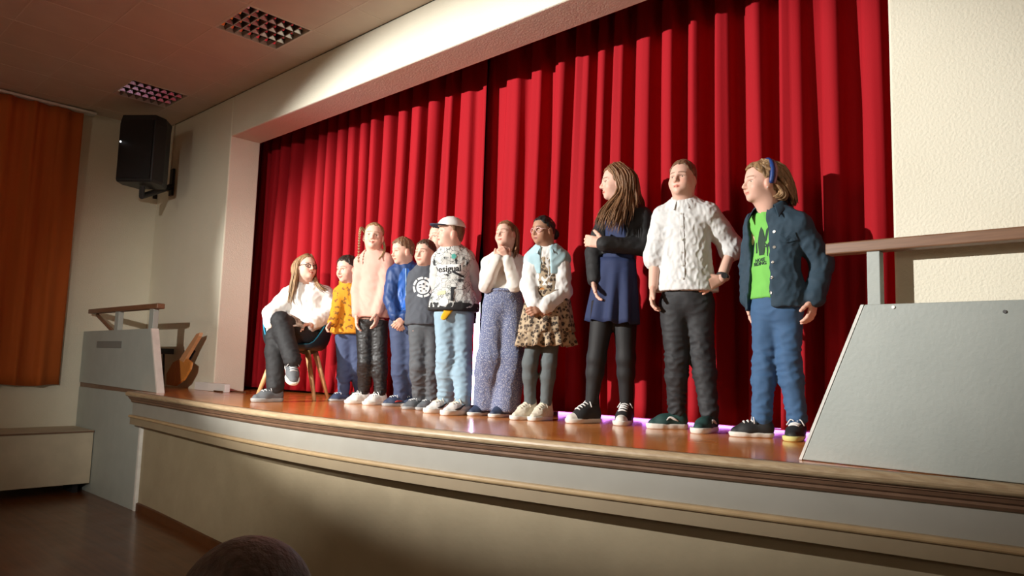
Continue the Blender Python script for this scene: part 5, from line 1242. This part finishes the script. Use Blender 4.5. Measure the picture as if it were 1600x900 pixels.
leaf([(443, 491), (453, 491), (463, 510), (455, 511)], [.42, .38, .42, .46], 'page', mat('paper', (.75, .73, .68), .7))
leaf([(453, 491), (468, 499), (475, 513), (463, 510)], [.385, .36, .40, .425], 'cover', mat('cover_print', (.62, .56, .48), .5, noise=(30, .9, (.12, .07, .05))))


# ================= audience member whose head shows at the lower edge
ad = nrm(ray(385, 852)); hb = CAM+ad*.98
p = Person('balding audience member seen from behind at the lower edge of the picture', None, (.45, .26, .19), 1.05, base=(hb[0], hb[1], 0), group='audience')
fwd = nrm([-3.6, 3.2, 0]); rgt = np.cross(fwd, UPV); bz = np.array([hb[0], hb[1], 0])
A = lambda f, r, z: bz+fwd*f+rgt*r+UPV*z
zt = hb[2]
# the back of the trunk faces the camera: L is image-left
p.joints(N=A(.0, 0, zt-.27), P=A(-.02, 0, .52), SL=A(0, -.17, zt-.33), SR=A(0, .17, zt-.33), EL=A(.08, -.22, zt-.6), ER=A(.08, .22, zt-.6), WL=A(.32, -.12, .62), WR=A(.32, .12, .62), HL=A(0, -.09, .50), HR=A(0, .09, .50), KL=A(.44, -.11, .50), KR=A(.44, .11, .50), AL=A(.44, -.11, .09), AR=A(.44, .11, .09))
p.J['hc'] = None
p.ppm = FPX/((A(0.03, 0, zt-.12)-CAM)@CF); cpx = (A(.03, 0, zt-.115)-CAM); hx = 800+FPX*(cpx@CR)/(cpx@CF); hy = 450-FPX*(cpx@CU)/(cpx@CF)
p.head((hx, hy, (A(.03, 0, 0)-bz)@p.n), .235*p.ppm, 180+math.degrees(math.atan2(fwd@p.right, -(fwd@p.n))), 0, brow=(.3, .2, .15))
p.hand('L', A(.48, -.08, .60), -UPV, rgt, 20); p.hand('R', A(.48, .08, .60), -UPV, -rgt, 20); p.body()
J = p.J
p.garment('shirt', lambda S: (p.torso(S, .018, .05, A(0, 0, .46)), p.arm(S, 'L', .012), p.arm(S, 'R', .012)), p.bbox(['N', 'P', 'SL', 'SR', 'WL', 'WR'], .2), c_dgrey, h=.012)
p.garment('trousers', lambda S: (p.leg(S, 'L', .014), p.leg(S, 'R', .014), S.cone(J['P'], J['P']-UPV*.02, .15, .15, .03)), p.bbox(['P', 'HL', 'KL', 'KR', 'AL', 'AR'], .16), c_navyt, h=.012)
for sd in 'LR':
    mb = MB(); a = J['A'+sd]; mb.tube([a+fwd*t_-UPV*z_ for t_, z_ in ((-.07, .05), (-.04, .045), (.05, .05), (.13, .06), (.17, .065))], [.02, .042, .042, .036, .018], 10); mb.obj('shoe', r_black, p.root, smooth=True)
p.haircap([(-.5, .2), (-.25, .3), (-.08, .46), (.02, .62), (.1, .8), (.5, .95)], .012, hair_mat('grey_brown_thin', (.09, .06, .05)), rough=.0015, seed=30)
st = empty('hall_chair', A(-.02, 0, 0)); tag(st, 'dark chair under the balding audience member at the lower edge', 'chair')
def cb(f0, f1, r0, r1, z0, z1, name): MB().hexa([A(f, r, z) for z in (z0, z1) for f, r in ((f0, r0), (f1, r0), (f1, r1), (f0, r1))]).obj(name, mat('chair_dark_cloth', (.03, .03, .035), .8), st, bevel=.01)
cb(-.22, .24, -.22, .22, .36, .40, 'seat'); cb(-.26, -.22, -.21, .21, .45, .80, 'backrest')
for f_ in (-.22, .2):
    for r_ in (-.2, .2): MB().tube([A(f_, r_, .37), A(f_*1.1, r_*1.05, 0)], .013, 8).obj('leg', mat('chrome_leg', (.6, .6, .6), .25, 1), st, smooth=True)
for r_ in (-.2, .2): MB().tube([A(-.23, r_, .36), A(-.245, r_, .5)], .012, 8).obj('back_post', mat('chrome_leg'), st, smooth=True)
